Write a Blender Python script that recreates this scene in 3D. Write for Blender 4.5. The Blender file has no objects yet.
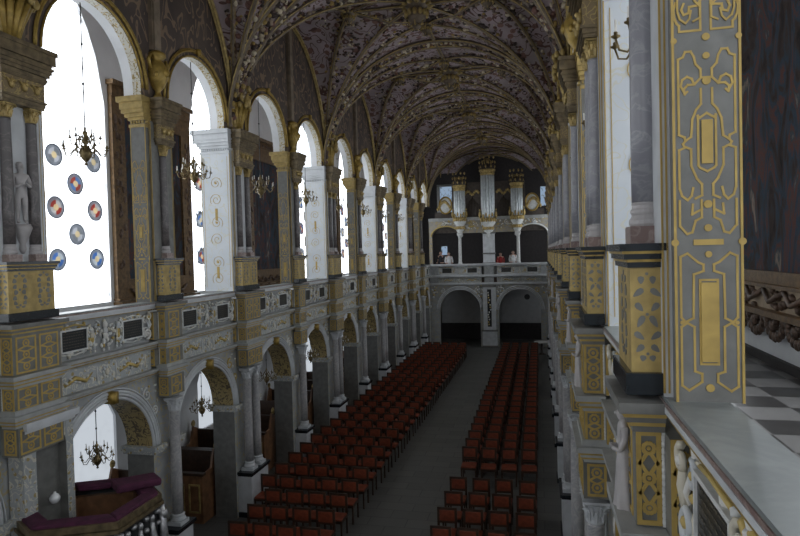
import bpy, math, random
from mathutils import Vector, Matrix
PI = math.pi
S = bpy.context.scene
COL = S.collection
XC = -3.25            # nave axis
# ------------------------------------------------------------------ mesh builder
class MB:
    J = 0
    def __init__(s): s.v = []; s.f = []
    def add(s, vs, fs):
        n = len(s.v); s.v += [tuple(p) for p in vs]; s.f += [tuple(i + n for i in f) for f in fs]
    def box(s, x0, x1, y0, y1, z0, z1):
        s.add([(x0,y0,z0),(x1,y0,z0),(x1,y1,z0),(x0,y1,z0),(x0,y0,z1),(x1,y0,z1),(x1,y1,z1),(x0,y1,z1)],
              [(0,3,2,1),(4,5,6,7),(0,1,5,4),(1,2,6,5),(2,3,7,6),(3,0,4,7)])
    def lathe(s, prof, n=16, cx=0, cy=0, cz=0, a0=0, a1=2*PI, sx=1, sy=1):
        full = abs(a1 - a0 - 2*PI) < 1e-6
        m = n if full else n + 1
        vs = []; fs = []
        for r, z in prof:
            for i in range(m):
                a = a0 + (a1 - a0) * i / n
                vs.append((cx + r*math.cos(a)*sx, cy + r*math.sin(a)*sy, cz + z))
        for j in range(len(prof) - 1):
            for i in range(n):
                i2 = (i + 1) % m
                fs.append((j*m + i, j*m + i2, (j+1)*m + i2, (j+1)*m + i))
        if full:
            fs.append(tuple(reversed(range(m)))); k = (len(prof)-1)*m; fs.append(tuple(range(k, k + m)))
        s.add(vs, fs)
    def tube(s, pts, r, n=6, caps=True):
        pts = [Vector(p) for p in pts]
        rs = r if isinstance(r, (list, tuple)) else [r]*len(pts)
        vs = []; fs = []; up = None
        for i, p in enumerate(pts):
            d = (pts[min(i+1, len(pts)-1)] - pts[max(i-1, 0)])
            if d.length < 1e-9: d = Vector((0,0,1))
            d.normalize()
            if up is None:
                up = Vector((0,0,1)) if abs(d.z) < .9 else Vector((1,0,0))
            a = d.cross(up)
            if a.length < 1e-4: a = d.cross(Vector((0.3,1,.2)))
            a.normalize(); b = a.cross(d).normalized(); up = b
            for k in range(n):
                t = 2*PI*k/n
                vs.append(p + (a*math.cos(t) + b*math.sin(t))*rs[i])
        for i in range(len(pts)-1):
            for k in range(n):
                k2 = (k+1) % n
                fs.append((i*n+k, i*n+k2, (i+1)*n+k2, (i+1)*n+k))
        if caps:
            fs.append(tuple(reversed(range(n)))); q = (len(pts)-1)*n; fs.append(tuple(range(q, q+n)))
        s.add(vs, fs)
    def blob(s, c, r, n=6, m=4, rot=0, ax='z'):
        # squashed ball, radii r=(rx,ry,rz)
        vs = [(0,0,-1)]; fs = []
        for j in range(1, m):
            p = PI*j/m
            for i in range(n):
                a = 2*PI*i/n
                vs.append((math.sin(p)*math.cos(a), math.sin(p)*math.sin(a), -math.cos(p)))
        vs.append((0,0,1)); T = len(vs)-1
        for i in range(n):
            i2 = (i+1) % n
            fs.append((0, 1+i2, 1+i)); fs.append((T, T-n+i, T-n+i2))
            for j in range(m-2):
                fs.append((1+j*n+i, 1+j*n+i2, 1+(j+1)*n+i2, 1+(j+1)*n+i))
        R = Matrix.Rotation(rot, 3, 'Z' if ax == 'z' else ('Y' if ax == 'y' else 'X'))
        s.add([Vector(c) + R @ Vector((x*r[0], y*r[1], z*r[2])) for x,y,z in vs], fs)
    def ext(s, poly, d0, d1, f):
        # extrude a 2d polygon between depths d0,d1; f(a,b,d)->xyz
        n = len(poly)
        vs = [f(a,b,d0) for a,b in poly] + [f(a,b,d1) for a,b in poly]
        fs = [tuple(range(n)), tuple(reversed(range(n, 2*n)))]
        fs += [(i, (i+1) % n, (i+1) % n + n, i + n) for i in range(n)]
        s.add(vs, fs)
    def ribbon(s, pts, w, d0, d1, f):
        for (a0,b0),(a1,b1) in zip(pts, pts[1:]):
            L = math.hypot(a1-a0, b1-b0); MB.J = (MB.J+1) % 7; dd = d1 + .00035*MB.J
            if L < 1e-6: continue
            dx, dy = (a1-a0)/L, (b1-b0)/L; e = w*.5
            a0_, b0_, a1_, b1_ = a0-dx*e, b0-dy*e, a1+dx*e, b1+dy*e
            nx, ny = -dy*w/2, dx*w/2
            s.ext([(a0_+nx,b0_+ny),(a1_+nx,b1_+ny),(a1_-nx,b1_-ny),(a0_-nx,b0_-ny)], d0, dd, f)
    def build(s, name, mat, parent=None, smooth=False, bevel=0):
        me = bpy.data.meshes.new(name); me.from_pydata(s.v, [], s.f); me.update()
        if smooth:
            for p in me.polygons: p.use_smooth = True
        me.materials.append(mat)
        o = bpy.data.objects.new(name, me); COL.objects.link(o)
        if parent: o.parent = parent
        if bevel:
            b = o.modifiers.new('bevel', 'BEVEL'); b.width = bevel; b.segments = 2; b.limit_method = 'ANGLE'
        return o
def thing(name, label, cat, loc=(0,0,0), rz=0, group=None):
    o = bpy.data.objects.new(name, None); COL.objects.link(o); o.empty_display_size = .1
    o.location = loc; o.rotation_euler = (0,0,rz)
    return tag(o, label, cat, group)
def tag(o, label, cat, group=None):
    o['label'] = label; o['category'] = cat
    if group: o['group'] = group
    return o
def struct(o): o['kind'] = 'structure'; return o
def copy_tree(o, parent=None, depth=0):
    c = o.copy(); COL.objects.link(c); c.parent = parent
    if depth < 2:
        for ch in KIDS.get(o.name, ()): copy_tree(ch, c, depth+1)
    return c
KIDS = {}
def index_children(root):
    for ch in root.children:
        KIDS.setdefault(root.name, []).append(ch); index_children(ch)
USED = set()
def dup(root, loc, rz=0, label=None, group=None, scale=None):
    if root.name not in KIDS and root.name not in USED: index_children(root)
    if root.name not in USED: o = root; USED.add(root.name)
    else: o = copy_tree(root)
    o.location = loc; o.rotation_euler = (0,0,rz)
    if scale: o.scale = scale
    if label: o['label'] = label
    if group: o['group'] = group
    return o
ORD = ['first','second','third','fourth','fifth','sixth','seventh','eighth','ninth','tenth','eleventh','twelfth','thirteenth','fourteenth','fifteenth','sixteenth','seventeenth','eighteenth','nineteenth','twentieth','twenty-first','twenty-second','twenty-third','twenty-fourth','twenty-fifth','twenty-sixth','twenty-seventh','twenty-eighth','twenty-ninth','thirtieth','thirty-first','thirty-second','thirty-third']
SN = {-1:'left', 1:'right'}
# ------------------------------------------------------------------ materials
def newmat(name):
    m = bpy.data.materials.new(name); m.use_nodes = True
    nt = m.node_tree; b = nt.nodes['Principled BSDF']
    return m, nt, b
def noise(nt, scale, detail=3, dist=0, vec=None, rough=.5):
    n = nt.nodes.new('ShaderNodeTexNoise'); n.inputs['Scale'].default_value = scale
    n.inputs['Detail'].default_value = detail; n.inputs['Distortion'].default_value = dist; n.inputs['Roughness'].default_value = rough
    if vec is not None: nt.links.new(vec, n.inputs['Vector'])
    return n
def coords(nt, scale=(1,1,1), loc=(0,0,0)):
    t = nt.nodes.new('ShaderNodeTexCoord'); m = nt.nodes.new('ShaderNodeMapping')
    m.inputs['Scale'].default_value = scale; m.inputs['Location'].default_value = loc
    nt.links.new(t.outputs['Object'], m.inputs['Vector']); return m.outputs['Vector']
def ramp(nt, fac, stops, interp='LINEAR'):
    r = nt.nodes.new('ShaderNodeValToRGB'); r.color_ramp.interpolation = interp
    while len(r.color_ramp.elements) < len(stops): r.color_ramp.elements.new(.5)
    for e, (p, c) in zip(r.color_ramp.elements, stops): e.position = p; e.color = (*c, 1)
    nt.links.new(fac, r.inputs['Fac']); return r.outputs['Color']
def math_(nt, op, a, b=None):
    m = nt.nodes.new('ShaderNodeMath'); m.operation = op
    for i, v in enumerate((a, b)):
        if v is None: continue
        if isinstance(v, (int, float)): m.inputs[i].default_value = v
        else: nt.links.new(v, m.inputs[i])
    return m.outputs[0]
def mix(nt, fac, a, b):
    m = nt.nodes.new('ShaderNodeMix'); m.data_type = 'RGBA'
    for i, v in ((0, fac), (6, a), (7, b)):
        if isinstance(v, (int, float)): m.inputs[i].default_value = v
        elif isinstance(v, tuple): m.inputs[i].default_value = (*v, 1)
        else: nt.links.new(v, m.inputs[i])
    return m.outputs[2]
def bump(nt, b, h, strength=.3, dist=.02):
    n = nt.nodes.new('ShaderNodeBump'); n.inputs['Strength'].default_value = strength; n.inputs['Distance'].default_value = dist
    nt.links.new(h, n.inputs['Height']); nt.links.new(n.outputs['Normal'], b.inputs['Normal'])
def plain(name, c, rough=.6, metal=0, var=.25, scale=6, bmp=0):
    m, nt, b = newmat(name)
    v = coords(nt); n = noise(nt, scale, 4, .3, v)
    lo = tuple(x*(1-var) for x in c); hi = tuple(min(1, x*(1+var)) for x in c)
    nt.links.new(ramp(nt, n.outputs['Fac'], [(.3, lo), (.7, hi)]), b.inputs['Base Color'])
    b.inputs['Roughness'].default_value = rough; b.inputs['Metallic'].default_value = metal
    if bmp: bump(nt, b, noise(nt, scale*6, 3, .5, v).outputs['Fac'], bmp, .01)
    return m
def ornament(name, ground, line, scale, k=3, w=.12, g2=None, rough=.6, metal=0, third=None, bmp=.25, stretch=(1,1,1)):
    """painted or carved arabesques: level lines of a smooth field"""
    m, nt, b = newmat(name)
    v = coords(nt, stretch); n = noise(nt, scale, .6, .9, v)
    f = math_(nt, 'FRACT', math_(nt, 'MULTIPLY', n.outputs['Fac'], k))
    d = math_(nt, 'ABSOLUTE', math_(nt, 'SUBTRACT', f, .5))
    mask = math_(nt, 'LESS_THAN', d, w)
    n2 = noise(nt, scale*.6, 4, 0, coords(nt, stretch, (7,3,1)))
    g = ramp(nt, n2.outputs['Fac'], [(.35, ground), (.65, g2 or tuple(x*.75 for x in ground))])
    if third:
        vo = nt.nodes.new('ShaderNodeTexVoronoi'); vo.inputs['Scale'].default_value = scale*1.3; nt.links.new(v, vo.inputs['Vector'])
        g = mix(nt, math_(nt, 'LESS_THAN', vo.outputs['Distance'], .28), g, third)
    nt.links.new(mix(nt, mask, g, line), b.inputs['Base Color'])
    b.inputs['Roughness'].default_value = rough; b.inputs['Metallic'].default_value = metal
    if bmp: bump(nt, b, mask, bmp, .012)
    return m
def island(name, cols, rough=.55, metal=.1):
    m, nt, b = newmat(name); g = nt.nodes.new('ShaderNodeNewGeometry')
    n = len(cols); st = [(i/n, c) for i, c in enumerate(cols)]
    nt.links.new(ramp(nt, g.outputs['Random Per Island'], st, 'CONSTANT'), b.inputs['Base Color'])
    b.inputs['Roughness'].default_value = rough; b.inputs['Metallic'].default_value = metal
    return m
def marble(name, base, vein, scale=3, rough=.3, w=.06):
    m, nt, b = newmat(name); v = coords(nt)
    n = noise(nt, scale, 6, 1.5, v, .6)
    d = math_(nt, 'ABSOLUTE', math_(nt, 'SUBTRACT', n.outputs['Fac'], .5))
    c = ramp(nt, d, [(0, vein), (w, base)])
    n2 = noise(nt, scale*.5, 3, 0, v)
    c = mix(nt, ramp(nt, n2.outputs['Fac'], [(.35,(0,0,0)),(.7,(.5,.5,.5))]), c, vein)
    nt.links.new(c, b.inputs['Base Color']); b.inputs['Roughness'].default_value = rough
    return m
M = dict(
 gold = plain('gilding', (.36,.245,.06), .42, .35, .3, 12, .2),
 ochre = ornament('ochre_ornament', (.46,.33,.11), (.25,.25,.22), 9, 3, .13, (.50,.38,.14), .5, .1),
 ochre_plain = plain('ochre_panel', (.40,.29,.10), .5, .1, .25, 9),
 slate = plain('grey_blue_stone', (.165,.165,.155), .5, 0, .2, 7),
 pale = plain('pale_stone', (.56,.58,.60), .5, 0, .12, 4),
 pale_orn = ornament('pale_stone_with_faint_scrolls', (.56,.60,.64), (.60,.60,.54), 4.5, 3, .05, (.62,.65,.68), .5, 0, bmp=.15),
 black = plain('black_marble', (.012,.016,.02), .25, 0, .3, 9),
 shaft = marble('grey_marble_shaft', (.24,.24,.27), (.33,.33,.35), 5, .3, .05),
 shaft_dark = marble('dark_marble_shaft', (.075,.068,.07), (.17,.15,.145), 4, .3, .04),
 redmarble = marble('red_marble', (.20,.13,.12), (.34,.27,.24), 7, .3),
 white = plain('white_stone', (.62,.63,.62), .55, 0, .15, 9, .1),
 plaster = plain('whitewash', (.74,.75,.77), .8, 0, .06, 2),
 relief = island('painted_relief', [(.60,.61,.60),(.68,.67,.63),(.55,.58,.60),(.50,.37,.12),(.64,.63,.60),(.60,.56,.46)], .5, .0),
 relief_g = plain('relief_ground', (.30,.31,.31), .6, 0, .2, 5),
 wall_orn = ornament('carved_spandrel', (.37,.38,.38), (.44,.37,.22), 6, 3.5, .09, (.29,.30,.30), .6),
 frieze = ornament('carved_frieze', (.40,.42,.43), (.58,.56,.48), 7, 4, .12, (.34,.36,.36), .6, third=(.36,.28,.12)),
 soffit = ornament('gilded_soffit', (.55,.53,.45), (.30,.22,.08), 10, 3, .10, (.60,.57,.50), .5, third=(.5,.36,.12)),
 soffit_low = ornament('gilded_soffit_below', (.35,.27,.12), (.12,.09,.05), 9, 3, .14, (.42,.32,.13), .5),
 lunette = ornament('painted_lunette', (.10,.075,.06), (.22,.15,.10), 3.2, 4, .11, (.06,.045,.04), .75, stretch=(1,1,.6)),
 vault = ornament('painted_vault', (.46,.37,.40), (.13,.07,.06), 2.2, 5, .10, (.33,.28,.28), .8, third=(.22,.12,.10)),
 rib = plain('rib_stone', (.20,.155,.11), .6, 0, .35, 5, .3),
 vrelief = island('vault_relief', [(.13,.08,.06),(.34,.26,.19),(.06,.04,.035),(.66,.58,.44),(.20,.10,.08),(.10,.075,.065),(.40,.28,.09),(.22,.16,.14),(.05,.035,.03),(.5,.42,.30)], .6),
 tablet = plain('black_tablet', (.014,.016,.018), .3),
 letters = plain('faded_letters', (.09,.08,.06), .5),
 wood = plain('dark_wood', (.045,.024,.014), .45, 0, .35, 8, .15),
 wood2 = plain('brown_pew_wood', (.20,.10,.05), .4, 0, .35, 6, .15),
 leather = plain('orange_red_leather', (.22,.047,.019), .5, 0, .3, 9),
 velvet = plain('purple_velvet', (.075,.016,.045), .9, 0, .3, 8),
 silver = plain('tarnished_silver', (.45,.45,.46), .35, .7, .3, 12, .3),
 brass = plain('old_brass', (.20,.15,.07), .4, .7, .3, 10),
 candle = plain('candle_wax', (.75,.73,.68), .6),
 iron = plain('iron_rod', (.03,.03,.03), .6),
 frame = plain('dark_gilt_frame', (.13,.075,.03), .45, .3, .4, 12, .4),
 pipe = plain('tin_pipe', (.80,.86,.92), .4, .15, .15, 6),
 organ = plain('organ_case_wood', (.07,.055,.045), .5, 0, .3, 7, .2),
 darkwall = plain('dim_wall', (.10,.095,.09), .8, 0, .3, 3),
 wains = plain('wainscot_and_loft_shade', (.025,.02,.02), .6),
 concrete = plain('off_white_wall', (.5,.5,.5), .8, 0, .08, 3),
 skin = plain('skin', (.5,.32,.25), .5, 0, .05), hair = plain('dark_hair', (.05,.03,.02), .7),
 red_cloth = plain('red_cloth', (.35,.03,.03), .8), white_cloth = plain('white_cloth', (.75,.76,.78), .8),
 black_cloth = plain('black_cloth', (.02,.02,.025), .8), blue_cloth = plain('blue_cloth', (.06,.10,.20), .8),
 loftw = ornament('loft_stone', (.34,.32,.28), (.42,.33,.16), 4, 3, .1, (.24,.23,.21), .6),
 glass = plain('clear_glass', (.8,.85,.9), .08, .2),
)
M['goldv'] = plain('dull_gilding', (.42,.31,.12), .45, .3, .4, 9)
M['greystone'] = plain('weathered_grey_stone', (.36,.37,.36), .5, 0, .15, 6)
M['brownstone'] = plain('brown_grey_stone', (.17,.17,.155), .5, 0, .2, 7)
M['strap'] = plain('gold_paint', (.46,.32,.09), .6, 0, .15, 9)
M['antique'] = plain('antique_gilt_stone', (.15,.112,.06), .45, .25, .5, 10, .2)
M['antorn'] = ornament('antique_ornament', (.17,.12,.06), (.36,.27,.10), 12, 3, .12, (.22,.16,.08), .5, .1)
M['redgrey'] = plain('grey_marble_figure', (.42,.40,.40), .45, 0, .12, 6)
def painting_mat(name, seed, dark=(.012,.012,.014)):
    m, nt, b = newmat(name)
    v = coords(nt, (1.6,1.6,.7), (seed*3.1, seed*1.7, seed)); n = noise(nt, 1.6, 5, 1.2, v, .6)
    c = ramp(nt, n.outputs['Color'], [(.0, dark), (1, dark)])
    c = ramp(nt, n.outputs['Fac'], [(.30, dark), (.42, (.05,.035,.03)), (.50, (.03,.055,.08)), (.57, (.11,.045,.035)), (.63, (.04,.06,.07)), (.72, (.26,.20,.16))])
    nt.links.new(c, b.inputs['Base Color']); b.inputs['Roughness'].default_value = .85; b.inputs['Specular IOR Level'].default_value = .2
    return m
def window_mat(name, strength, col=(.90,.95,1), soft=.3):
    m = bpy.data.materials.new(name); m.use_nodes = True; nt = m.node_tree; nt.nodes.clear()
    o = nt.nodes.new('ShaderNodeOutputMaterial'); e = nt.nodes.new('ShaderNodeEmission')
    n = noise(nt, 3.0, 6, 1.5, coords(nt))
    nt.links.new(ramp(nt, n.outputs['Fac'], [(.34, tuple(c*soft for c in col)), (.46, col)]), e.inputs['Color'])
    e.inputs['Strength'].default_value = strength; nt.links.new(e.outputs[0], o.inputs[0]); return m
WSTR = 8.5
M['sky_pane'] = window_mat('daylit_window_glass', WSTR)
M['sky_pane_low'] = window_mat('daylit_window_glass_below', WSTR*.16, (.85,.92,1), .93)
M['sky_dim'] = window_mat('dim_window_glass', 1.2, (.45,.6,.8))
def shield_mat(name, a, b_, ring=(.42,.44,.48)):
    m, nt, b = newmat(name)
    t = nt.nodes.new('ShaderNodeTexCoord'); sp = nt.nodes.new('ShaderNodeSeparateXYZ'); nt.links.new(t.outputs['Object'], sp.inputs[0])
    x2 = math_(nt,'MULTIPLY',sp.outputs[0],sp.outputs[0]); z2 = math_(nt,'MULTIPLY',sp.outputs[2],sp.outputs[2])
    r = math_(nt,'SQRT',math_(nt,'ADD',x2,z2))
    q = math_(nt,'GREATER_THAN',math_(nt,'MULTIPLY',sp.outputs[0],sp.outputs[2]),0)
    c = mix(nt, q, a, b_); c = mix(nt, math_(nt,'LESS_THAN',r,.07), c, (.8,.7,.5))
    c = mix(nt, math_(nt,'GREATER_THAN',r,.15), c, ring)
    nt.links.new(c, b.inputs['Base Color']); b.inputs['Roughness'].default_value = .5
    tr = nt.nodes.new('ShaderNodeBsdfTranslucent'); nt.links.new(c, tr.inputs[0]); mx = nt.nodes.new('ShaderNodeMixShader'); mx.inputs[0].default_value = .5
    out = [n for n in nt.nodes if n.type == 'OUTPUT_MATERIAL'][0]
    nt.links.new(b.outputs[0], mx.inputs[1]); nt.links.new(tr.outputs[0], mx.inputs[2]); nt.links.new(mx.outputs[0], out.inputs[0]); return m
SHM = [('blue and white', shield_mat('shield_blue', (.15,.3,.6), (.65,.68,.7))), ('red and blue', shield_mat('shield_red', (.5,.15,.12), (.2,.35,.6))),
       ('white and grey', shield_mat('shield_white', (.65,.66,.7), (.35,.37,.4))), ('red and white', shield_mat('shield_red_white', (.5,.12,.1), (.65,.65,.65)))]
def tiles_mat(name, a, b_, sx, rough=.25):
    m, nt, b = newmat(name); v = coords(nt)
    c = nt.nodes.new('ShaderNodeTexChecker'); c.inputs['Scale'].default_value = sx
    c.inputs['Color1'].default_value = (*a,1); c.inputs['Color2'].default_value = (*b_,1); nt.links.new(v, c.inputs['Vector'])
    n = noise(nt, 2, 5, 1, v)
    nt.links.new(mix(nt, ramp(nt, n.outputs['Fac'], [(.3,(0,0,0)),(.8,(.35,.35,.35))]), c.outputs['Color'], (.08,.08,.08)), b.inputs['Base Color'])
    b.inputs['Roughness'].default_value = rough; return m
M['check'] = tiles_mat('black_and_white_tiles', (.03,.028,.028), (.19,.185,.18), 2.0, .3)
def slab_mat():
    m, nt, b = newmat('nave_flagstones'); v = coords(nt)
    br = nt.nodes.new('ShaderNodeTexBrick'); br.inputs['Scale'].default_value = 1.0
    br.inputs['Brick Width'].default_value = .9; br.inputs['Row Height'].default_value = .45; br.inputs['Mortar Size'].default_value = .012
    br.inputs['Color1'].default_value = (.125,.125,.115,1); br.inputs['Color2'].default_value = (.085,.085,.08,1); br.inputs['Mortar'].default_value = (.04,.04,.04,1)
    nt.links.new(v, br.inputs['Vector']); n = noise(nt, 1.5, 5, .5, v)
    nt.links.new(mix(nt, ramp(nt, n.outputs['Fac'], [(.3,(0,0,0)),(.8,(.6,.6,.6))]), br.outputs['Color'], (.12,.12,.115)), b.inputs['Base Color'])
    b.inputs['Roughness'].default_value = .45; return m
M['flag'] = slab_mat()
# ------------------------------------------------------------------ layout
BAY = 6.647
ZC = 5.5                    # top of the gallery parapet
DYL = .17
def singles(): return [3.78 + BAY*k for k in range(-1, 6)]
def twins(): return [7.05 + BAY*k for k in range(-1, 5)]
YEND = 40.35
def P(side, v, u, z):       # arcade frame -> world: u outward from axis, v along nave
    return (XC + side*u, v + (DYL if side < 0 else 0), z)
def RZ(side): return -PI/2 if side > 0 else PI/2
# local frame of arcade things: X along the nave, Y outward (0 = pier face, u 3.93), Z up
U0 = 3.93
def fX(sgn, x):             # mapping for a face whose normal is sgn*X at x
    return lambda a, b, d: (x + sgn*d, a, b)
def fY(y):                  # nave-facing (-Y)
    return lambda a, b, d: (a, y - d, b)
# ---------- upper pier with strapwork
def strap_lines():
    k = 1/2.68/199; K = 1/2.436/199
    L = []
    def A(pts, zt=True): L.append([((x)*k, 7.53 - y*k) for x, y in pts])
    # half design (positive offset), zoom pixels: offset from centre, y down; z of y=0 is about 7.86
    A([(13,0),(13,78),(66,78),(66,62),(72,55),(78,40),(80,20),(74,0)])
    A([(13,0),(20,12),(40,14),(42,30),(54,34),(60,20),(54,5)])
    A([(0,205),(14,205),(14,182),(26,168),(30,148),(38,133),(52,133),(58,147),(70,152),(70,355),(56,362),(54,372),(60,380)])
    A([(14,235),(14,275),(26,290),(36,315),(38,345),(40,362),(54,372)])
    A([(14,205),(30,222),(46,222),(56,232),(54,246),(48,240)]); A([(30,222),(36,206),(48,200),(60,208),(64,224),(56,240)])
    A([(60,380),(56,390),(70,396),(70,500),(64,520),(50,532),(40,520),(36,500)])
    A([(54,388),(40,395),(40,440),(26,475),(14,490),(14,520),(30,528)])
    A([(18,312),(22,306),(22,440),(18,446)]); A([(0,300),(18,312)]); A([(0,456),(18,446)])
    z1 = 6.53
    def B(pts): L.append([((x)*K, z1 - (y)*K) for x, y in pts])
    B([(14,0),(14,22),(36,34),(34,10)]); B([(64,0),(64,62),(48,82),(36,78),(28,50),(14,42),(14,20)])
    B([(12,158),(24,152),(48,130),(64,138),(64,288),(54,300),(36,290),(34,182),(12,174),(12,158)])
    B([(64,312),(64,458),(48,470),(18,448),(18,428),(34,422),(34,312),(50,302),(64,312)])
    B([(20,196),(20,404),(0,404)]); B([(0,196),(20,196)])
    D = [(0,97,10,k,7.53),(80,102,8,k,7.53),(0,147,9,k,7.53),(0,214,11,k,7.53),(0,68,9,K,z1),(0,133,8,K,z1),(76,103,9,K,z1),(0,463,10,K,z1),(62,301,5,K,z1),(0,10,10,K,z1)]
    return L, D, k, K, z1
def strapwork(mb, f, cu, top=8.9):
    L, D, k, K, z1 = strap_lines()
    for pts in L:
        for s in (1, -1):
            mb.ribbon([(cu + s*a, b) for a, b in pts], .011, 0, .003, f)
    for (x, y, r, kk, z0) in D:
        for s in ((1,-1) if x else (1,)):
            cx, cz, rr = cu + s*x*kk, z0 - y*kk, r*kk
            mb.ext([(cx + rr*math.cos(t*PI/6), cz + rr*math.sin(t*PI/6)) for t in range(12)], 0, .007, f)
    # gilded bars in the long cartouches and repeats above
    mb.ext([(cu-.026,7.53-435*k),(cu+.026,7.53-435*k),(cu+.026,7.53-318*k),(cu-.026,7.53-318*k)], 0, .010, f)
    mb.ext([(cu-.038,z1-398*K),(cu+.038,z1-398*K),(cu+.038,z1-202*K),(cu-.038,z1-202*K)], 0, .012, f)
    mb.ext([(cu-.07,z1-110*K),(cu+.07,z1-110*K),(cu+.07,z1-96*K),(cu-.07,z1-96*K)], 0, .007, f)
    for pts in L[2:8]:      # the design starts again above
        for s in (1, -1):
            mb.ribbon([(cu + s*a, b + .89) for a, b in pts], .009, 0, .006, f)
def make_pier(twin, strip='pale'):
    hx = .50 if twin else .42; y1 = .75 if twin else .31
    t = thing('gallery_pier', '', 'pier')
    b = MB(); b.box(-hx, hx, 0, y1, ZC, 8.93); b.build('pier_body', M['pale_orn'] if twin else M['slate'], t)
    c = MB(); c.box(-hx+.10, hx-.10, -.045, 0, ZC, 8.93); c.build('backing_strip', M[strip], t)
    c = MB()
    for s in (1,-1):
        for yy in (-.043,-.02): c.box(s*(hx-.10)-.005, s*(hx-.10)+.005, yy-.005, yy+.005, ZC+.02, 8.9)
    c.build('strip_gilding', M['strap'], t)
    c = MB()
    for (d, z0, z1) in ((.02,8.80,8.86),(.03,8.93,8.99),(.07,8.99,9.06),(.11,9.06,9.13),(.13,9.13,9.26),(.17,9.26,9.36)):
        c.box(-hx-d, hx+d, -d*.4, y1+d, z0, z1)
    n = int(2*hx/.06)
    for i in range(n):
        x = -hx + (i+.5)*2*hx/n; c.box(x-.017, x+.017, -.04, 0.0, 8.87, 8.92); 
    for i in range(int(y1/.06)):
        y = .03 + i*.06
        for s in (1,-1): c.box(s*hx-.03, s*hx+.03, y-.015, y+.015, 8.87, 8.92)
    c.build('capital', M['pale'] if twin else M['ochre_plain'], t)
    g = MB()
    for s in (1,-1):
        for yy in (0, y1): g.box(s*hx-.006, s*hx+.006, yy-.006, yy+.006, ZC, 8.8)
    g.build('gilt_edge', M['strap'], t)
    for s in (1,-1):
        o = MB()
        f = fX(s, s*hx)
        if not twin:
            strapwork(o, f, y1/2)
        else:
            for zc in (6.0, 6.95, 7.9):
                for q in (-1, 1):
                    pts = []
                    for i in range(40):      # C-scroll spirals
                        a = i/39*3.2*PI; r = .03 + .13*i/39
                        pts.append((y1/2 + q*(.0 + r*math.cos(a)), zc + q*.2 + r*math.sin(a)))
                    o.ribbon(pts, .010, 0, .005, f)
                o.ext([(y1/2+.028*math.cos(i*PI/5), zc+.2+.028*math.sin(i*PI/5)) for i in range(10)], 0, .008, f)
            for zc in (5.95, 7.35):
                o.ext([(y1/2-.03,zc-.14),(y1/2+.03,zc-.14),(y1/2+.03,zc+.14),(y1/2-.03,zc+.14)], 0, .012, f)
            for q in (.06, y1-.06): o.ribbon([(q, 5.6),(q, 8.72)], .008, 0, .004, f)
        o.build('scrollwork' if twin else 'strapwork', M['strap'], t)
    return t
# ---------- pedestal
def flourish(mb, f, cu, z0, z1, w):
    """paired leaf inlays mirrored about cu"""
    H = z1 - z0; sh = []
    for (zz, a, r, l) in ((.90,.30,.0,.09),(.76,.45,.9,.14),(.60,.40,-.7,.12),(.44,.34,.5,.15),(.28,.42,-.9,.13),(.14,.40,.8,.11),(.03,.25,.2,.07)):
        for s in (1,-1):
            c = (cu + s*a*w, z0 + zz*H); ang = PI/2 + s*r
            pts = []
            for i in range(10):
                t = i/9*PI*2; px = l*H*.5*math.cos(t); py = .16*w*math.sin(t)*(1+.5*math.cos(t))
                pts.append((c[0] + px*math.cos(ang) - py*math.sin(ang), c[1] + px*math.sin(ang) + py*math.cos(ang)))
            mb.ext(pts, 0, .004, f)
    for zz in (.52, .97, .08): mb.ext([(cu+.09*w*math.cos(i*PI/3), z0+zz*H+.09*w*math.sin(i*PI/3)) for i in range(6)], 0, .004, f)
def make_pedestal(hx):
    t = thing('column_pedestal', '', 'pedestal')
    b = MB(); b.box(-hx-.02, hx+.02, -.235, -.03, ZC, 5.62); b.build('plinth', M['black'], t, bevel=.006)
    b = MB(); b.box(-hx+.02, hx-.02, -.20, -.03, 5.62, 6.20); b.build('die', M['ochre_plain'], t)
    b = MB()
    for s in (1,-1): flourish(b, fX(s, s*(hx-.02)), -.115, 5.68, 6.17, .1)
    n = 1 if hx < .4 else 2
    for i in range(n): flourish(b, fY(-.20), (i-(n-1)/2)*.42, 5.68, 6.17, .2)
    b.build('inlay', M['slate'], t)
    b = MB()
    for d, z0, z1 in ((.0,6.19,6.22),(.02,6.235,6.265),(.045,6.28,6.32)): b.box(-hx-d, hx+d, -.215-d, -.03+d*.3, z0, z1)
    b.build('cornice', M['black'], t)
    b = MB()
    for d, z0, z1 in ((.005,6.22,6.235),(.03,6.265,6.28)): b.box(-hx-d, hx+d, -.215-d, -.03+d*.3, z0, z1)
    b.build('gilt_band', M['gold'], t)
    return t
def capital_mb(r, z0, h, mb, n=8, w=.11):
    mb.lathe([(r*1.0,z0),(r*1.12,z0+.012),(r*1.12,z0+.03),(r*1.02,z0+.045),(r*1.05,z0+h*.5),(r*1.5,z0+h*.85)], 16)
    for tier, (zz, rr, L) in enumerate(((.1,1.05,.42),(.38,1.15,.40))):
        for i in range(n):
            a = 2*PI*(i+.5*tier)/n
            pts = []; 
            for k in range(5):
                q = k/4; R = r*(rr + .35*q*q + (.12 if k == 4 else 0)); pts.append((R*math.cos(a), R*math.sin(a), z0 + h*(zz + L*math.sin(q*2.0)/.95*1.0)))
            mb.tube(pts, [.014,.022,.024,.02,.010], 5)
    for i in range(4):
        a = PI/4 + i*PI/2
        mb.tube([(r*1.2*math.cos(a), r*1.2*math.sin(a), z0+h*.6),(r*1.8*math.cos(a), r*1.8*math.sin(a), z0+h*.9)], [.012,.02], 5)
        mb.blob((r*1.85*math.cos(a), r*1.85*math.sin(a), z0+h*.84), (.025,.025,.022))
    mb.box(-w, w, -w, w, z0+h*.9, z0+h)
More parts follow.
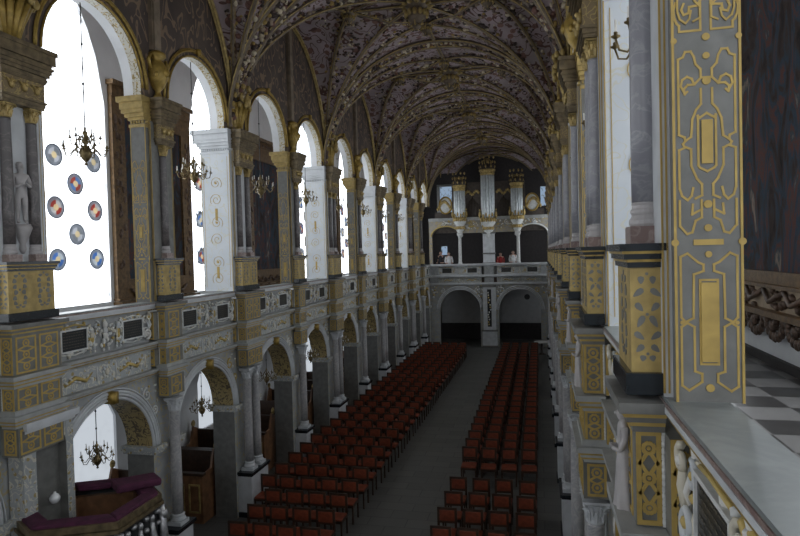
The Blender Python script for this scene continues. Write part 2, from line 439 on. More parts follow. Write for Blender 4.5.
def make_column(dark):
    t = thing('gallery_column', '', 'column'); r = .082
    b = MB(); b.box(-.105,.105,-.105,.09,6.32,6.42); b.build('plinth', M['redmarble'], t)
    b = MB(); b.lathe([(.09,6.42),(.098,6.435),(.098,6.455),(.088,6.47),(.082,6.485),(.09,6.50),(.09,6.512),(.08,6.525),(.079,6.54),(.084,6.55),(.076,6.56)], 20); b.build('base', M['redgrey'], t)
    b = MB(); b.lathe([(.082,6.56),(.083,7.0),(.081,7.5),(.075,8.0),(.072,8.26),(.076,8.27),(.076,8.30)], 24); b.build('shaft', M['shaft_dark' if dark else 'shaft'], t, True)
    b = MB(); capital_mb(.070, 8.30, .20, b, 8, .10); b.build('capital', M['goldv'], t)
    return t
def make_entab(hx):
    t = thing('entablature_block', '', 'entablature')
    b = MB()
    for d, z0, z1 in ((0,8.50,8.54),(.012,8.54,8.59),(.03,8.59,8.62)): b.box(-hx-d, hx+d, -.19-d, 0, z0, z1)
    b.build('architrave', M['antique'], t)
    b = MB(); b.box(-hx-.005, hx+.005, -.195, 0, 8.62, 8.88); b.build('frieze', M['antorn'], t)
    b = MB()
    for d, z0, z1 in ((.02,8.88,8.90),(.04,8.92,8.95),(.06,8.98,9.03),(.10,9.08,9.12),(.12,9.16,9.30),(.14,9.30,9.36)): b.box(-hx-d, hx+d, -.19-d, 0, z0, z1)
    b.box(-hx-.03,hx+.03,-.22,0,8.90,8.98); b.box(-hx-.08,hx+.08,-.27,0,9.03,9.3)
    b.build('cornice', M['antique'], t)
    b = MB()
    for x in (-hx*.6, 0, hx*.6):
        b.blob((x,-.21,8.76),(.05,.04,.07)); b.blob((x,-.24,8.79),(.025,.03,.03)); b.blob((x-.05,-.21,8.80),(.05,.015,.02),rot=.5,ax='y'); b.blob((x+.05,-.21,8.80),(.05,.015,.02),rot=-.5,ax='y')
    b.build('cherub_head', M['goldv'], t, True)
    return t
# ---------- carved statue
def skin_mesh(name, pts, edges, radii, sub=2):
    me = bpy.data.meshes.new(name); me.from_pydata(pts, edges, []); me.update()
    o = bpy.data.objects.new(name, me); COL.objects.link(o)
    md = o.modifiers.new('skin','SKIN'); md.use_smooth_shade = True
    for i, r in enumerate(radii): me.skin_vertices[0].data[i].radius = r if isinstance(r, tuple) else (r, r)
    me.skin_vertices[0].data[0].use_root = True
    o.modifiers.new('sub','SUBSURF').render_levels = sub; o.modifiers['sub'].levels = sub
    dg = bpy.context.evaluated_depsgraph_get(); dg.update()
    m2 = bpy.data.meshes.new_from_object(o.evaluated_get(dg)); m2.name = name
    for p in m2.polygons: p.use_smooth = True
    bpy.data.objects.remove(o); bpy.data.meshes.remove(me); return m2
def figure_mesh(name, h, arms=((.10,-.02,.66),(.13,-.05,.52),(.08,-.12,.50)), lean=0.0):
    """a standing figure of height h (unit coordinates scaled), facing -Y, one continuous skin"""
    a = arms
    pts = [(0,0,.52),(0,0,.60),(0,-.005,.70),(0,0,.80),(0,0,.845),(0,-.008,.885),(0,-.012,.93),(0,-.006,.975),
           (.105,0,.80),(-.105,0,.80)]
    rad = [(.085,.07),(.075,.06),(.088,.065),(.08,.055),(.033,.033),(.05,.055),(.058,.065),(.045,.05),.04,.04]
    ed = [(0,1),(1,2),(2,3),(3,4),(4,5),(5,6),(6,7),(3,8),(3,9)]
    for s, root in ((1,8),(-1,9)):
        pr = root
        for j, (x,y,z) in enumerate(a):
            pts.append((s*(x+.05), y, z)); rad.append((.034,.028,.024)[j]); ed.append((pr, len(pts)-1)); pr = len(pts)-1
        for j in range(3):   # hand
            x,y,z = a[-1]; pts.append((s*(x+.04-.012*j), y-.025-.004*j, z-.02+.012*j)); rad.append(.010); ed.append((pr, len(pts)-1))
        hip = len(pts); pts += [(s*.052,0,.47),(s*.058,-.01,.28),(s*.058,.01,.06),(s*.06,-.05,.02)]
        rad += [.062,.045,.03,.025]; ed += [(0,hip),(hip,hip+1),(hip+1,hip+2),(hip+2,hip+3)]
    pts = [(x*h, y*h, z*h) for x,y,z in pts]
    rad = [tuple(q*h for q in r) if isinstance(r, tuple) else r*h for r in rad]
    return skin_mesh(name, pts, ed, rad)
def face_mb(h, c=(0,0,0)):
    b = MB(); x0,y0,z0 = c
    b.blob((x0,y0-.072*h,z0+.925*h),(.010*h,.018*h,.018*h))
    for s in (1,-1): b.blob((x0+s*.022*h,y0-.066*h,z0+.937*h),(.011*h,.006*h,.006*h)); b.blob((x0+s*.058*h,y0,z0+.93*h),(.008*h,.016*h,.022*h))
    b.blob((x0,y0-.066*h,z0+.902*h),(.018*h,.007*h,.005*h))
    return b
def robe_mb(h, seed=0, top=.60, wide=.13):
    b = MB(); rnd = random.Random(seed); n = 22; prof = []
    vs = []; fs = []; rows = [(top,.075),(top-.06,.09),(.42,.105),(.28,.108),(.14,.118),(.0,wide)]
    for (z, r) in rows:
        for i in range(n):
            a = 2*PI*i/n; rr = r*(1 + (.16*math.sin(a*6 + z*6 + seed) )*(1-z/top*.8))
            vs.append((rr*math.cos(a)*h, rr*math.sin(a)*.75*h, z*h))
    for j in range(len(rows)-1):
        for i in range(n): fs.append((j*n+i, (j+1)*n+i, (j+1)*n+(i+1)%n, j*n+(i+1)%n))
    fs.append(tuple(range(n))); b.add(vs, fs); return b
FIG = figure_mesh('statue_body', .60, ((.05,.0,.68),(.05,-.05,.57),(.01,-.10,.60)))
def mesh_obj(name, me, mat, parent=None, loc=(0,0,0)):
    me.materials.clear(); me.materials.append(mat)
    o = bpy.data.objects.new(name, me); COL.objects.link(o); o.location = loc
    if parent: o.parent = parent
    return o
def make_statue():
    t = thing('draped_statue', '', 'statue')
    mesh_obj('figure', FIG, M['redgrey'], t)
    robe_mb(.60).build('drapery', M['redgrey'], t, True)
    b = face_mb(.60); b.blob((0,.01,.575),(.045,.045,.035)); 
    for i in range(9): a = i*2*PI/9; b.blob((.035*math.cos(a),.012+.035*math.sin(a),.565),(.014,.014,.014))
    b.build('head_detail', M['redgrey'], t, True)
    return t
# ---------- pilaster running below each pedestal
def panel_mb(mb, f, cu, z0, z1, w):
    mb.ribbon([(cu-w,z0),(cu+w,z0),(cu+w,z1),(cu-w,z1),(cu-w,z0)], .026, 0, .006, f)
    n = max(2, int((z1-z0)/.13)); st = (z1-z0)/n
    for i in range(n):
        zc = z0 + (i+.5)*st; r = min(w*.55, st*.30)
        mb.ribbon([(cu+r*math.cos(t*PI/5), zc+r*math.sin(t*PI/5)) for t in range(11)], .020, 0, .005, f); mb.ext([(cu+r*.4*math.cos(t*PI/4), zc+r*.4*math.sin(t*PI/4)) for t in range(8)], 0, .006, f)
        if i < n-1:
            for s in (1,-1): mb.ribbon([(cu+s*w*.2, zc+r),(cu+s*w*.85, zc+st*.5),(cu+s*w*.2, zc+st-r)], .020, 0, .006, f)
def make_pilaster(hx):
    t = thing('pilaster', '', 'pilaster'); HX = .42 if hx < .4 else .5
    yf = -.19 if hx < .4 else -.25; yb = -.055
    b = MB(); b.box(-hx, hx, yf, yb, 4.78, 5.30); b.box(-hx, hx, yf, yb, 4.28, 4.60); b.box(-hx+.02, hx-.02, yf-.02, .02, 3.66, 4.06)
    b.box(-HX, HX, -.04, .30, 4.78, 5.30); b.box(-HX, HX, -.04, .10, 4.28, 4.60)
    b.build('block', M['brownstone'], t)
    for s in (1,-1):
        b = MB()
        for z0, z1 in ((4.78,5.30),(4.28,4.60)):
            b.box(s*hx-.004, s*hx+.004, yb, -.04, z0, z1)
            k = z0+.03
            while k < z1-.03: b.blob((s*hx, -.047, k), (.012,.014,.022)); k += .035
        b.build('relief_strip', M['white'], t)
    ym = (yf+yb)/2; w = (yb-yf)/2-.006
    for s in (1,-1):
        b = MB()
        for z0, z1 in ((4.80,5.29),(4.29,4.59)):
            panel_mb(b, fX(s, s*hx), ym, z0, z1, w-.01); panel_mb(b, fX(s, s*HX), .02, z0, z1, .045)
        panel_mb(b, fX(s, s*(hx-.02)), (yf-.02)/2, 3.70, 4.02, .085)
        b.build('panel_tracery', M['strap'], t)
    b = MB()
    for z0, z1, y in ((4.80,5.28,yf),(4.30,4.58,yf),(3.70,4.02,yf-.02)):
        for q in ((0,) if hx < .4 else (-.2,.2)): panel_mb(b, fY(y), q, z0, z1, .16)
    b.build('panel_tracery', M['strap'], t)
    for Z in (5.30, 4.60, 4.06):
        b = MB(); g = MB()
        for n_, (d, a0, a1) in enumerate(((.015,0,.035),(.03,.035,.06),(.05,.06,.09),(.065,.09,.115),(.09,.115,.172))):
            (g if n_ in (1,3) else b).box(-hx-d, hx+d, yf-d, -.04, Z+a0, Z+a1)
        if Z == 4.06: b.box(-hx-.03, hx+.03, yf-.03, .02, 4.23, 4.30)
        c = b.build('cornice', M['greystone'] if Z < 5 else M['slate'], t); g.build('gilt_moulding', M['strap'], c)
    return t
# ---------- lower column
def lower_column():
    t = thing('ground_column', '', 'column'); r = .10
    b = MB(); b.box(-.15,.15,-.15,.15,1.10,1.17); b.build('plinth', M['pale'], t)
    b = MB(); b.lathe([(.14,1.17),(.15,1.19),(.15,1.21),(.125,1.24),(.12,1.26),(.13,1.28),(.13,1.295),(.11,1.31)], 18); b.build('base', M['pale'], t, True)
    b = MB(); b.lathe([(.104,1.31),(.105,2.0),(.10,2.7),(.09,3.3),(.095,3.31),(.095,3.34)], 20); b.build('shaft', M['shaftl'], t, True)
    b = MB(); capital_mb(.092, 3.34, .26, b, 8, .14); b.build('capital', M['pale'], t)
    return t
M['shaftl'] = marble('light_marble_shaft', (.34,.34,.36), (.50,.49,.48), 4, .3, .06)
def make_lower_pedestal(hx):
    t = thing('ground_pedestal', '', 'pedestal')
    b = MB(); b.box(-hx, hx, -.30, .05, 0.12, 1.0); b.build('die', M['pale'], t)
    b = MB(); b.box(-hx-.03, hx+.03, -.33, .05, 0, .12); b.box(-hx-.02, hx+.02, -.32, .05, 1.0, 1.04); b.box(-hx-.05, hx+.05, -.35, .05, 1.04, 1.10); b.build('moulding', M['black'], t)
    return t
# ---------- balustrade bay
def spiral(mb, cx, cz, r, turns, a0, sgn, d, f, th=.018):
    pts = []
    for i in range(22):
        q = i/21; R = r*(1-q*.85); a = a0 + sgn*q*turns*2*PI
        p = f(cx + R*math.cos(a), cz + R*math.sin(a), d); pts.append(p)
    mb.tube(pts, [th*(1.1-.6*i/21) for i in range(22)], 6)
    mb.blob(pts[-1], (th*1.4,th*1.4,th*1.4))
def putto(mb, cx, z0, h, f):
    for (dx, dz, r) in ((0,.86,.10),(0,.66,.10),(0,.50,.10),(-.08,.34,.065),(.09,.34,.065),(-.09,.16,.05),(.12,.16,.05),(-.17,.66,.045),(.17,.70,.045),(-.24,.54,.04),(.25,.80,.04),(-.10,.03,.045),(.14,.03,.045)):
        x, y, z = f(cx+dx*h, z0+dz*h, .03); mb.blob((x,y,z), (r*h, r*h*.7, r*h*1.35), 7, 5)
def make_bay_relief(L, seed):
    b = MB(); f = fY(0.06); rnd = random.Random(seed)
    zc = 5.04
    for s in (1,-1):
        pc = s*L*.29; w = L*.108
        for q in (1,-1):      # scrolls framing the plaque
            spiral(b, pc+q*(w+.09), 5.18, .075, 1.3, PI/2, q, .03, f, .019); spiral(b, pc+q*(w+.09), 4.93, .07, 1.2, -PI/2, -q, .03, f, .018)
            b.tube([f(pc+q*(w+.14),5.18,.02), f(pc+q*(w+.18),5.05,.04), f(pc+q*(w+.13),4.93,.02)], [.014,.02,.014], 6)
        b.tube([f(pc-w,5.26,.02), f(pc,5.30,.04), f(pc+w,5.26,.02)], .014, 6); b.tube([f(pc-w,4.85,.02), f(pc,4.82,.03), f(pc+w,4.85,.02)], .012, 6)
        ex = s*L*.13
        putto(b, ex, 4.80, .42, f)
        spiral(b, s*L*.455, 5.24, .07, 1.4, PI/2, -s, .07, f, .022); spiral(b, s*L*.445, 4.92, .10, 1.3, -PI/2, s, .05, f, .026)
        b.tube([f(s*L*.46,5.20,.06), f(s*L*.485,5.08,.05), f(s*L*.46,4.98,.05)], [.02,.03,.02], 6)
    putto(b, 0, 4.79, .50, f)
    for i in range(150):
        x = rnd.uniform(-.48,.48)*L; z = rnd.uniform(4.82,5.30)
        if any(abs(x - s*L*.29) < L*.12 and 4.88 < z < 5.22 for s in (1,-1)): continue
        p = f(x, z, .012); b.blob(p, (rnd.uniform(.02,.06), .03, rnd.uniform(.012,.03)), 6, 4, rnd.uniform(-1.5,1.5), 'y')
    return b
def make_bay(L, seed, back=None):
    t = thing('balustrade_panel', '', 'balustrade')
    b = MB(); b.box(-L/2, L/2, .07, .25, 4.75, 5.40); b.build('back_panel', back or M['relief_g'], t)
    r = make_bay_relief(L, seed).build('carving', M['relief'], t, True)
    for s in (1,-1):
        c = s*L*.29; w = L*.108
        b = MB(); b.box(c-w, c+w, .03, .07, 4.90, 5.21); p = b.build('plaque', M['tablet'], t)
        b = MB()
        rnd = random.Random(seed+s)
        for k in range(6):
            x = c-w+.03
            while x < c+w-.05:
                l = rnd.uniform(.02,.05); b.box(x, x+l, .027, .031, 5.165-k*.045, 5.178-k*.045); x += l+.018
        b.build('worn_inscription', M['letters'], p)
        b = MB()
        for (x0,x1,z0,z1) in ((c-w-.02,c+w+.02,5.21,5.235),(c-w-.02,c+w+.02,4.875,4.90),(c-w-.02,c-w,4.90,5.21),(c+w,c+w+.02,4.90,5.21)): b.box(x0,x1,.015,.07,z0,z1)
        b.build('plaque_frame', M['white'], p)
    # frieze below
    b = MB(); b.box(-L/2, L/2, .04, .25, 4.23, 4.60); b.build('frieze', M['frieze'], t)
    b = MB(); rnd = random.Random(seed+9)
    for s in (1,-1):
        c = s*L*.26; 
        b.tube([fY(.04)(c-.30,4.36,.0), fY(.04)(c-.1,4.46,.03), fY(.04)(c+.12,4.37,.03), fY(.04)(c+.30,4.47,.0)], [.02,.035,.03,.01], 6)
        for i in range(7): b.blob((c-.28+.09*i,.02,4.41+.04*math.sin(i*1.7)), (.045,.025,.02), 6, 4, rnd.uniform(-1,1), 'y')
        b.box(c-.40,c-.385,.02,.05,4.30,4.54); b.box(c+.385,c+.40,.02,.05,4.30,4.54)
    b.blob((0,.02,4.42),(.05,.03,.07)); 
    for i in range(8): b.blob((.08*math.cos(i*PI/4),.03,4.42+.08*math.sin(i*PI/4)),(.03,.02,.03))
    b.build('frieze_carving', M['relief'], t, True)
    return t
# ---------- chandelier
def make_chandelier(rod=2.8):
    t = thing('chandelier', '', 'chandelier')
    b = MB(); b.tube([(0,0,rod),(0,0,.42)], .011, 6)
    for z in (rod*.45,rod*.72): b.blob((0,0,z),(.03,.03,.03))
    b.build('rod', M['iron'], t)
    b = MB(); b.lathe([(.01,-.30),(.03,-.29),(.03,-.26),(.015,-.24),(.05,-.2),(.10,-.13),(.115,-.07),(.10,0),(.04,.06),(.03,.10),(.06,.14),(.06,.17),(.03,.20),(.025,.27),(.05,.31),(.045,.34),(.02,.37),(.02,.43)], 14)
    b.build('body', M['brass'], t, True)
    for tier, (n, R, z, ph) in enumerate(((8,.40,-.02,0),(6,.26,.18,.3))):
        for i in range(n):
            a = ph + 2*PI*i/n; ca, sa = math.cos(a), math.sin(a)
            pts = [(ca*r, sa*r, z+dz) for r, dz in ((.06,0),(R*.35,.07),(R*.55,.0),(R*.72,-.09),(R*.92,-.07),(R,.03))]
            b = MB(); b.tube(pts, .011, 5); b.blob(pts[1], (.022,.022,.022)); b.lathe([(.012,.0),(.045,.02),(.045,.027),(.018,.03),(.02,.06),(.013,.065)], 8, pts[-1][0], pts[-1][1], pts[-1][2])
            arm = b.build('arm', M['brass'], t, True)
            b = MB(); b.lathe([(.013,.06),(.012,.17),(.004,.18)], 6, pts[-1][0], pts[-1][1], pts[-1][2]); b.build('candle', M['candle'], arm)
    return t
# ---------- chair (faces -Y, origin on the floor)
def make_chair():
    t = thing('chapel_chair', '', 'chair')
    b = MB(); b.box(-.20,.20,-.22,.18,.435,.475); b.build('seat', M['leather'], t, bevel=.012)
    b = MB(); b.box(-.16,.16,.172,.215,.62,.85); b.build('backrest', M['leather'], t, bevel=.01)
    b = MB(); b.box(-.21,.21,.18,.21,.85,.90); b.box(-.16,.16,.185,.21,.57,.62); b.box(-.21,-.16,.18,.215,.44,.85); b.box(.16,.21,.18,.215,.44,.85); b.build('back_frame', M['wood'], t)
    b = MB(); b.box(-.20,.20,-.22,-.20,.38,.437); b.box(-.20,.20,.165,.185,.38,.437); b.box(-.21,-.19,-.22,.18,.38,.437); b.box(.19,.21,-.22,.18,.38,.437); b.build('seat_frame', M['wood'], t)
    for x in (-1,1):
        for y in (-.215,.175):
            b = MB(); b.box(x*.19-.018,x*.19+.018,y,y+.036,0,.39); b.build('leg', M['wood'], t)
    return t
# ================================================================== SETTING
b = MB(); b.box(-10.2, 3.7, -6, 46, -.2, 0); struct(b.build('floor', M['flag']))
for side in (-1, 1):
    nm = SN[side]
    b = MB(); x0, x1 = sorted((XC+side*4.12, XC+side*6.5)); b.box(x0, x1, -6, 40.2, 4.15, 4.6)
    struct(b.build('gallery_floor_'+nm, M['check']))
    # ground and upper outer wall with pointed windows
    wc = [10.7 + BAY*k + (0 if side < 0 else 2.15) for k in range(-2, 5)]
    xo = XC + side*6.45; ww = 1.58
    def outer(zb, zt, zs, rise, z_lo, z_hi):
        m = MB(); N = 14; edges = [-6.0]
        cur = -6.0
        def quad(y0, y1, z00, z01, z10, z11, xa=xo):
            m.add([(xa,y0,z00),(xa,y1,z01),(xa,y1,z11),(xa,y0,z10)], [(0,1,2,3)])
        for c in wc:
            a, e = c-ww, c+ww
            if a < cur or e > 45.6: continue
            quad(cur, a, z_lo, z_lo, z_hi, z_hi)
            quad(a, e, z_lo, z_lo, zb, zb)
            prev = None
            for i in range(N+1):
                t = -1 + 2*i/N; y = c + ww*t; z = zs + rise*math.cos(abs(t)*PI/2)**.62 if abs(t) < 1 else zs
                if prev:
                    quad(prev[0], y, prev[1], z, z_hi, z_hi)
                    # reveal
                    m.add([(xo,prev[0],prev[1]),(xo,y,z),(xo+side*.09,y,z),(xo+side*.09,prev[0],prev[1])], [(0,1,2,3)])
                prev = (y, z)
            for y in (a, e): m.add([(xo,y,zb),(xo,y,zs),(xo+side*.09,y,zs),(xo+side*.09,y,zb)], [(0,1,2,3)])
            m.add([(xo,a,zb),(xo,e,zb),(xo+side*.09,e,zb),(xo+side*.09,a,zb)], [(0,1,2,3)])
            cur = e
        quad(cur, 46, z_lo, z_lo, z_hi, z_hi)
        return m
    a = outer(5.35, 0, 9.9, 2.6, 4.3, 14.0); bm = outer(1.3, 0, 2.7, 1.0, 0, 4.3)
    a.add(bm.v, bm.f); struct(a.build('wall_'+nm, M['plaster']))
    k = 0
    for c in wc:
        if c+ww > 45: continue
        k += 1
        for up in (0, 1):
            zb, zs, rise = ((1.3,2.7,1.0),(5.35,9.9,2.6))[up]
            b = MB(); pts = [(c-ww-.05, zb-.05),(c+ww+.05, zb-.05)]
            for i in range(15):
                t = 1 - 2*i/14; pts.append((c + (ww+.03)*t, zs + (rise*math.cos(abs(t)*PI/2)**.62 if abs(t)<1 else 0)+.03))
            b.ext(pts, 0, .04, lambda p, q, d, s=side: (XC+s*(6.52+d), p, q))
            o = struct(b.build('window_%d' % (k + 20*up + (40 if side>0 else 0)), M['sky_pane' if up else 'sky_pane_low']))
# gallery ceiling: white plaster vault
for side in (-1, 1):
    b = MB(); n = 10
    for i in range(n):
        for j in range(60):
            def q(i, j):
                u = 4.1 + 2.4*i/n; y = -6 + 46.5*j/60
                ph = (y - (10.45 + (DYL if side<0 else 0)))/BAY*2*PI
                z = 12.2 + .9*max(math.sin(PI*i/n), abs(math.cos(ph/2)))
                return (XC+side*u, y, z)
            b.add([q(i,j), q(i+1,j), q(i+1,j+1), q(i,j+1)], [(0,1,2,3)])
    struct(b.build('ceiling_gallery_'+SN[side], M['plaster'], smooth=True))
    b = MB(); x0, x1 = sorted((XC+side*4.12, XC+side*6.5)); b.box(x0,x1,-6,46,4.08,4.15); struct(b.build('ceiling_aisle_'+SN[side], M['plaster']))
# near end wall behind the camera with an unseen glowing window added as front fill
b = MB(); b.box(-10.2, 3.7, -6.2, -6, 0, 14); struct(b.build('wall_near', M['plaster']))
b = MB(); b.ext([(-5,5.6),(-1.5,5.6),(-1.5,9.5),(-2.2,11),(-3.25,11.6),(-4.3,11),(-5,9.5)], 0, .03, lambda p,q,d: (p,-5.98+d,q))
struct(b.build('window_90', window_mat('altar_fill_glass', 6.0, (.93,.96,1))))
b = MB(); b.box(-10.2, 3.7, 46, 46.2, 0, 14.5); struct(b.build('wall_far', M['wains']))  # wainscot colour here stands in for the deep shade behind the loft
b = MB(); b.box(-10.2, 3.7, -6, 46.2, 14.3, 14.5); struct(b.build('ceiling', M['darkwall']))
# ---------- arcade walls
def arch_pts(vc, r, zs, n=20): return [(vc - r*math.cos(PI*i/n), zs + r*math.sin(PI*i/n)) for i in range(n+1)]
def arcade(side):
    rs = random.Random(17+side)
    nm = SN[side]; ss, tt = singles(), twins()
    cs = sorted([(c, .42) for c in ss] + [(c, .60) for c in tt] + [(40.6,.6)])
    up = MB(); sof = MB(); sof2 = MB(); jam = MB(); sp = MB(); lo = MB(); losof = MB(); sof2 = MB(); jam = MB(); sp = MB(); gm = MB(); pm = MB(); ims = MB()
    def quadw(m, pts4, uu): m.add([P(side, v, uu, z) for v, z in pts4], [(0,1,2,3)])
    def wall(m, sf, c0, c1, zlow, ztop, zs, r, ua, ub):
        vc = (c0+c1)/2; ap = arch_pts(vc, r, zs)
        for uu in (ua, ub):
            quadw(m, [(c0,zlow),(ap[0][0],zlow),(ap[0][0],ztop),(c0,ztop)], uu); quadw(m, [(ap[-1][0],zlow),(c1,zlow),(c1,ztop),(ap[-1][0],ztop)], uu)
            for p, q in zip(ap, ap[1:]): quadw(m, [p, q, (q[0],ztop),(p[0],ztop)], uu)
        full = [(ap[0][0], zlow)] + ap + [(ap[-1][0], zlow)]
        sf0 = sf
        for p, q in zip(full, full[1:]):
            sf = sf0
            um = ua+.17 if sf is sof else ub
            if sf is losof and p[1] < 2.74 and q[1] < 2.74: sf = jam
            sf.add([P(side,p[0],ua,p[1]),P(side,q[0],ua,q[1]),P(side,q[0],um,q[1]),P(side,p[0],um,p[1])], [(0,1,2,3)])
            if sf is sof: sof2.add([P(side,p[0],um,p[1]),P(side,q[0],um,q[1]),P(side,q[0],ub,q[1]),P(side,p[0],ub,p[1])], [(0,1,2,3)])
        return vc, ap
    for (a, ha), (e, he) in zip(cs, cs[1:]):
        c0, c1 = a+ha, e-he
        if c1-c0 < .3: continue
        r = (c1-c0)/2
        # upper
        vc, ap = wall(up, sof, c0, c1, 9.36, 13.6, 9.53, r-.005, U0+.05, U0+.42)
        for dr, th, du in ((.02,.022,.04),(.13,.03,.035),(.17,.012,.05)):
            gm.tube([P(side, vc-(r+dr)*math.cos(PI*i/24), U0+.05-du+.02, 9.53+(r+dr)*math.sin(PI*i/24)) for i in range(25)], th, 6)
        # keystone mask
        for q in ((0,0,.08),(0,.05,.05)): gm.blob(P(side, vc, U0-.02, 9.53+r+.12+q[1]), (.06,.07,q[2]))
        # lower
        vc2, ap2 = wall(lo, losof, c0-.2, c1+.2, 0, 4.2, 2.73, 1.17, U0+.05, U0+.62)
        for dr, th, du in ((.02,.03,.02),(.08,.02,.035),(.13,.035,.03),(.19,.015,.04)):
            pm.tube([P(side, vc2-(1.17+dr)*math.cos(PI*i/24), U0+.05-du+.02, 2.73+(1.17+dr)*math.sin(PI*i/24)) for i in range(25)], th, 6)
        for s in (-1,1):
            x = vc2 + s*(1.17+.1)
            p0 = P(side, x-.17, U0-.03, 2.6); p1 = P(side, x+.17, U0+.66, 2.74)
            for d, z0, z1 in ((0,2.60,2.66),(.03,2.66,2.75)): ims.box(min(p0[0],p1[0])-d, max(p0[0],p1[0])+d, min(p0[1],p1[1])-d, max(p0[1],p1[1])+d, z0, z1)
        fsp = lambda a, q, d: P(side, a, U0+.05-d, q)
        for s in (-1,1):
            spiral(sp, vc2+s*1.0, 3.78, .13, 1.3, PI/2, s, .02, fsp, .02); spiral(sp, vc2+s*1.22, 3.45, .09, 1.2, -PI/2, s, .02, fsp, .018)
            for _ in range(16):
                x = vc2+s*rs.uniform(.75,1.32); z = rs.uniform(3.2,4.0)
                if math.hypot(x-vc2, z-2.73) > 1.42: sp.blob(fsp(x,z,.01), (.02,rs.uniform(.02,.05),rs.uniform(.015,.04)), 6, 4, rs.uniform(-1,1), 'x')
        # keystone
        k0 = P(side, vc2-.06, U0-.1, 3.85); k1 = P(side, vc2+.06, U0+.1, 4.08)
        gm.box(min(k0[0],k1[0]), max(k0[0],k1[0]), k0[1], k1[1], 3.86, 4.06)
    # piers filling between upper arches
    for c, h in cs:
        for uu in (U0+.05, U0+.42): quadw(up, [(c-h,9.36),(c+h,9.36),(c+h,13.6),(c-h,13.6)], uu)
        for uu in (U0+.05, U0+.62): quadw(lo, [(c-h+.2,0),(c+h-.2,0),(c+h-.2,4.2),(c-h+.2,4.2)], uu)
    struct(up.build('wall_'+nm+'_arcade_top', M['lunette']))
    struct(jam.build('trim_'+nm+'_ground_jamb', M['slate'])); struct(sp.build('trim_'+nm+'_spandrel_relief', M['relief'], smooth=True))
    struct(sof2.build('trim_'+nm+'_plain_soffit', M['plaster']))
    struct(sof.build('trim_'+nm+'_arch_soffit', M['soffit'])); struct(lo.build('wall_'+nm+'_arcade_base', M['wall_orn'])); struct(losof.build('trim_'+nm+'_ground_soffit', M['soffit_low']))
    struct(gm.build('trim_'+nm+'_gilt_archivolt', M['gold'], smooth=True)); struct(pm.build('trim_'+nm+'_ground_archivolt', M['pale'], smooth=True)); struct(ims.build('trim_'+nm+'_impost', M['frieze']))
    # continuous cornices and coping
    y0, y1 = (-5.8, 40.25)
    def band(name, mat, specs):
        m = MB()
        for u0, u1, z0, z1 in specs:
            xs = sorted((XC+side*u0, XC+side*u1)); m.box(xs[0], xs[1], y0, y1, z0, z1)
        struct(m.build(name, mat))
    band('trim_'+nm+'_coping', M['slabtop'], [(3.885, 4.18, 5.479, 5.50), (3.93, 4.18, 5.42, 5.479)])
    band('trim_'+nm+'_coping_edge', M['redmarble'], [(3.879, 3.93, 5.457, 5.4785)])
    band('trim_'+nm+'_coping_mould', M['pale'], [(3.876, 3.93, 5.425, 5.4565), (3.92, 4.0, 5.37, 5.42)])
    band('trim_'+nm+'_cornice', M['greystone'], [(3.93, 4.15, 4.60, 4.64), (3.89, 4.15, 4.64, 4.68), (3.84, 4.15, 4.70, 4.75),(3.87,4.15,4.68,4.70)])
    band('trim_'+nm+'_string', M['greystone'], [(3.93, 4.15, 4.10, 4.14), (3.89, 4.15, 4.14, 4.18), (3.84, 4.15, 4.19, 4.23),(3.87,4.15,4.18,4.19)])
    band('trim_'+nm+'_gilt_line', M['gold'], [(3.862, 4.0, 4.68, 4.70), (3.862,4.0,4.18,4.195), (3.885,4.0,4.635,4.65),(3.885,4.0,4.135,4.15),(3.915,4.0,5.36,5.37)])
M['slabtop'] = marble('grey_coping_marble', (.27,.29,.29), (.19,.21,.21), 2.2, .35, .2)
for side in (-1, 1): arcade(side)
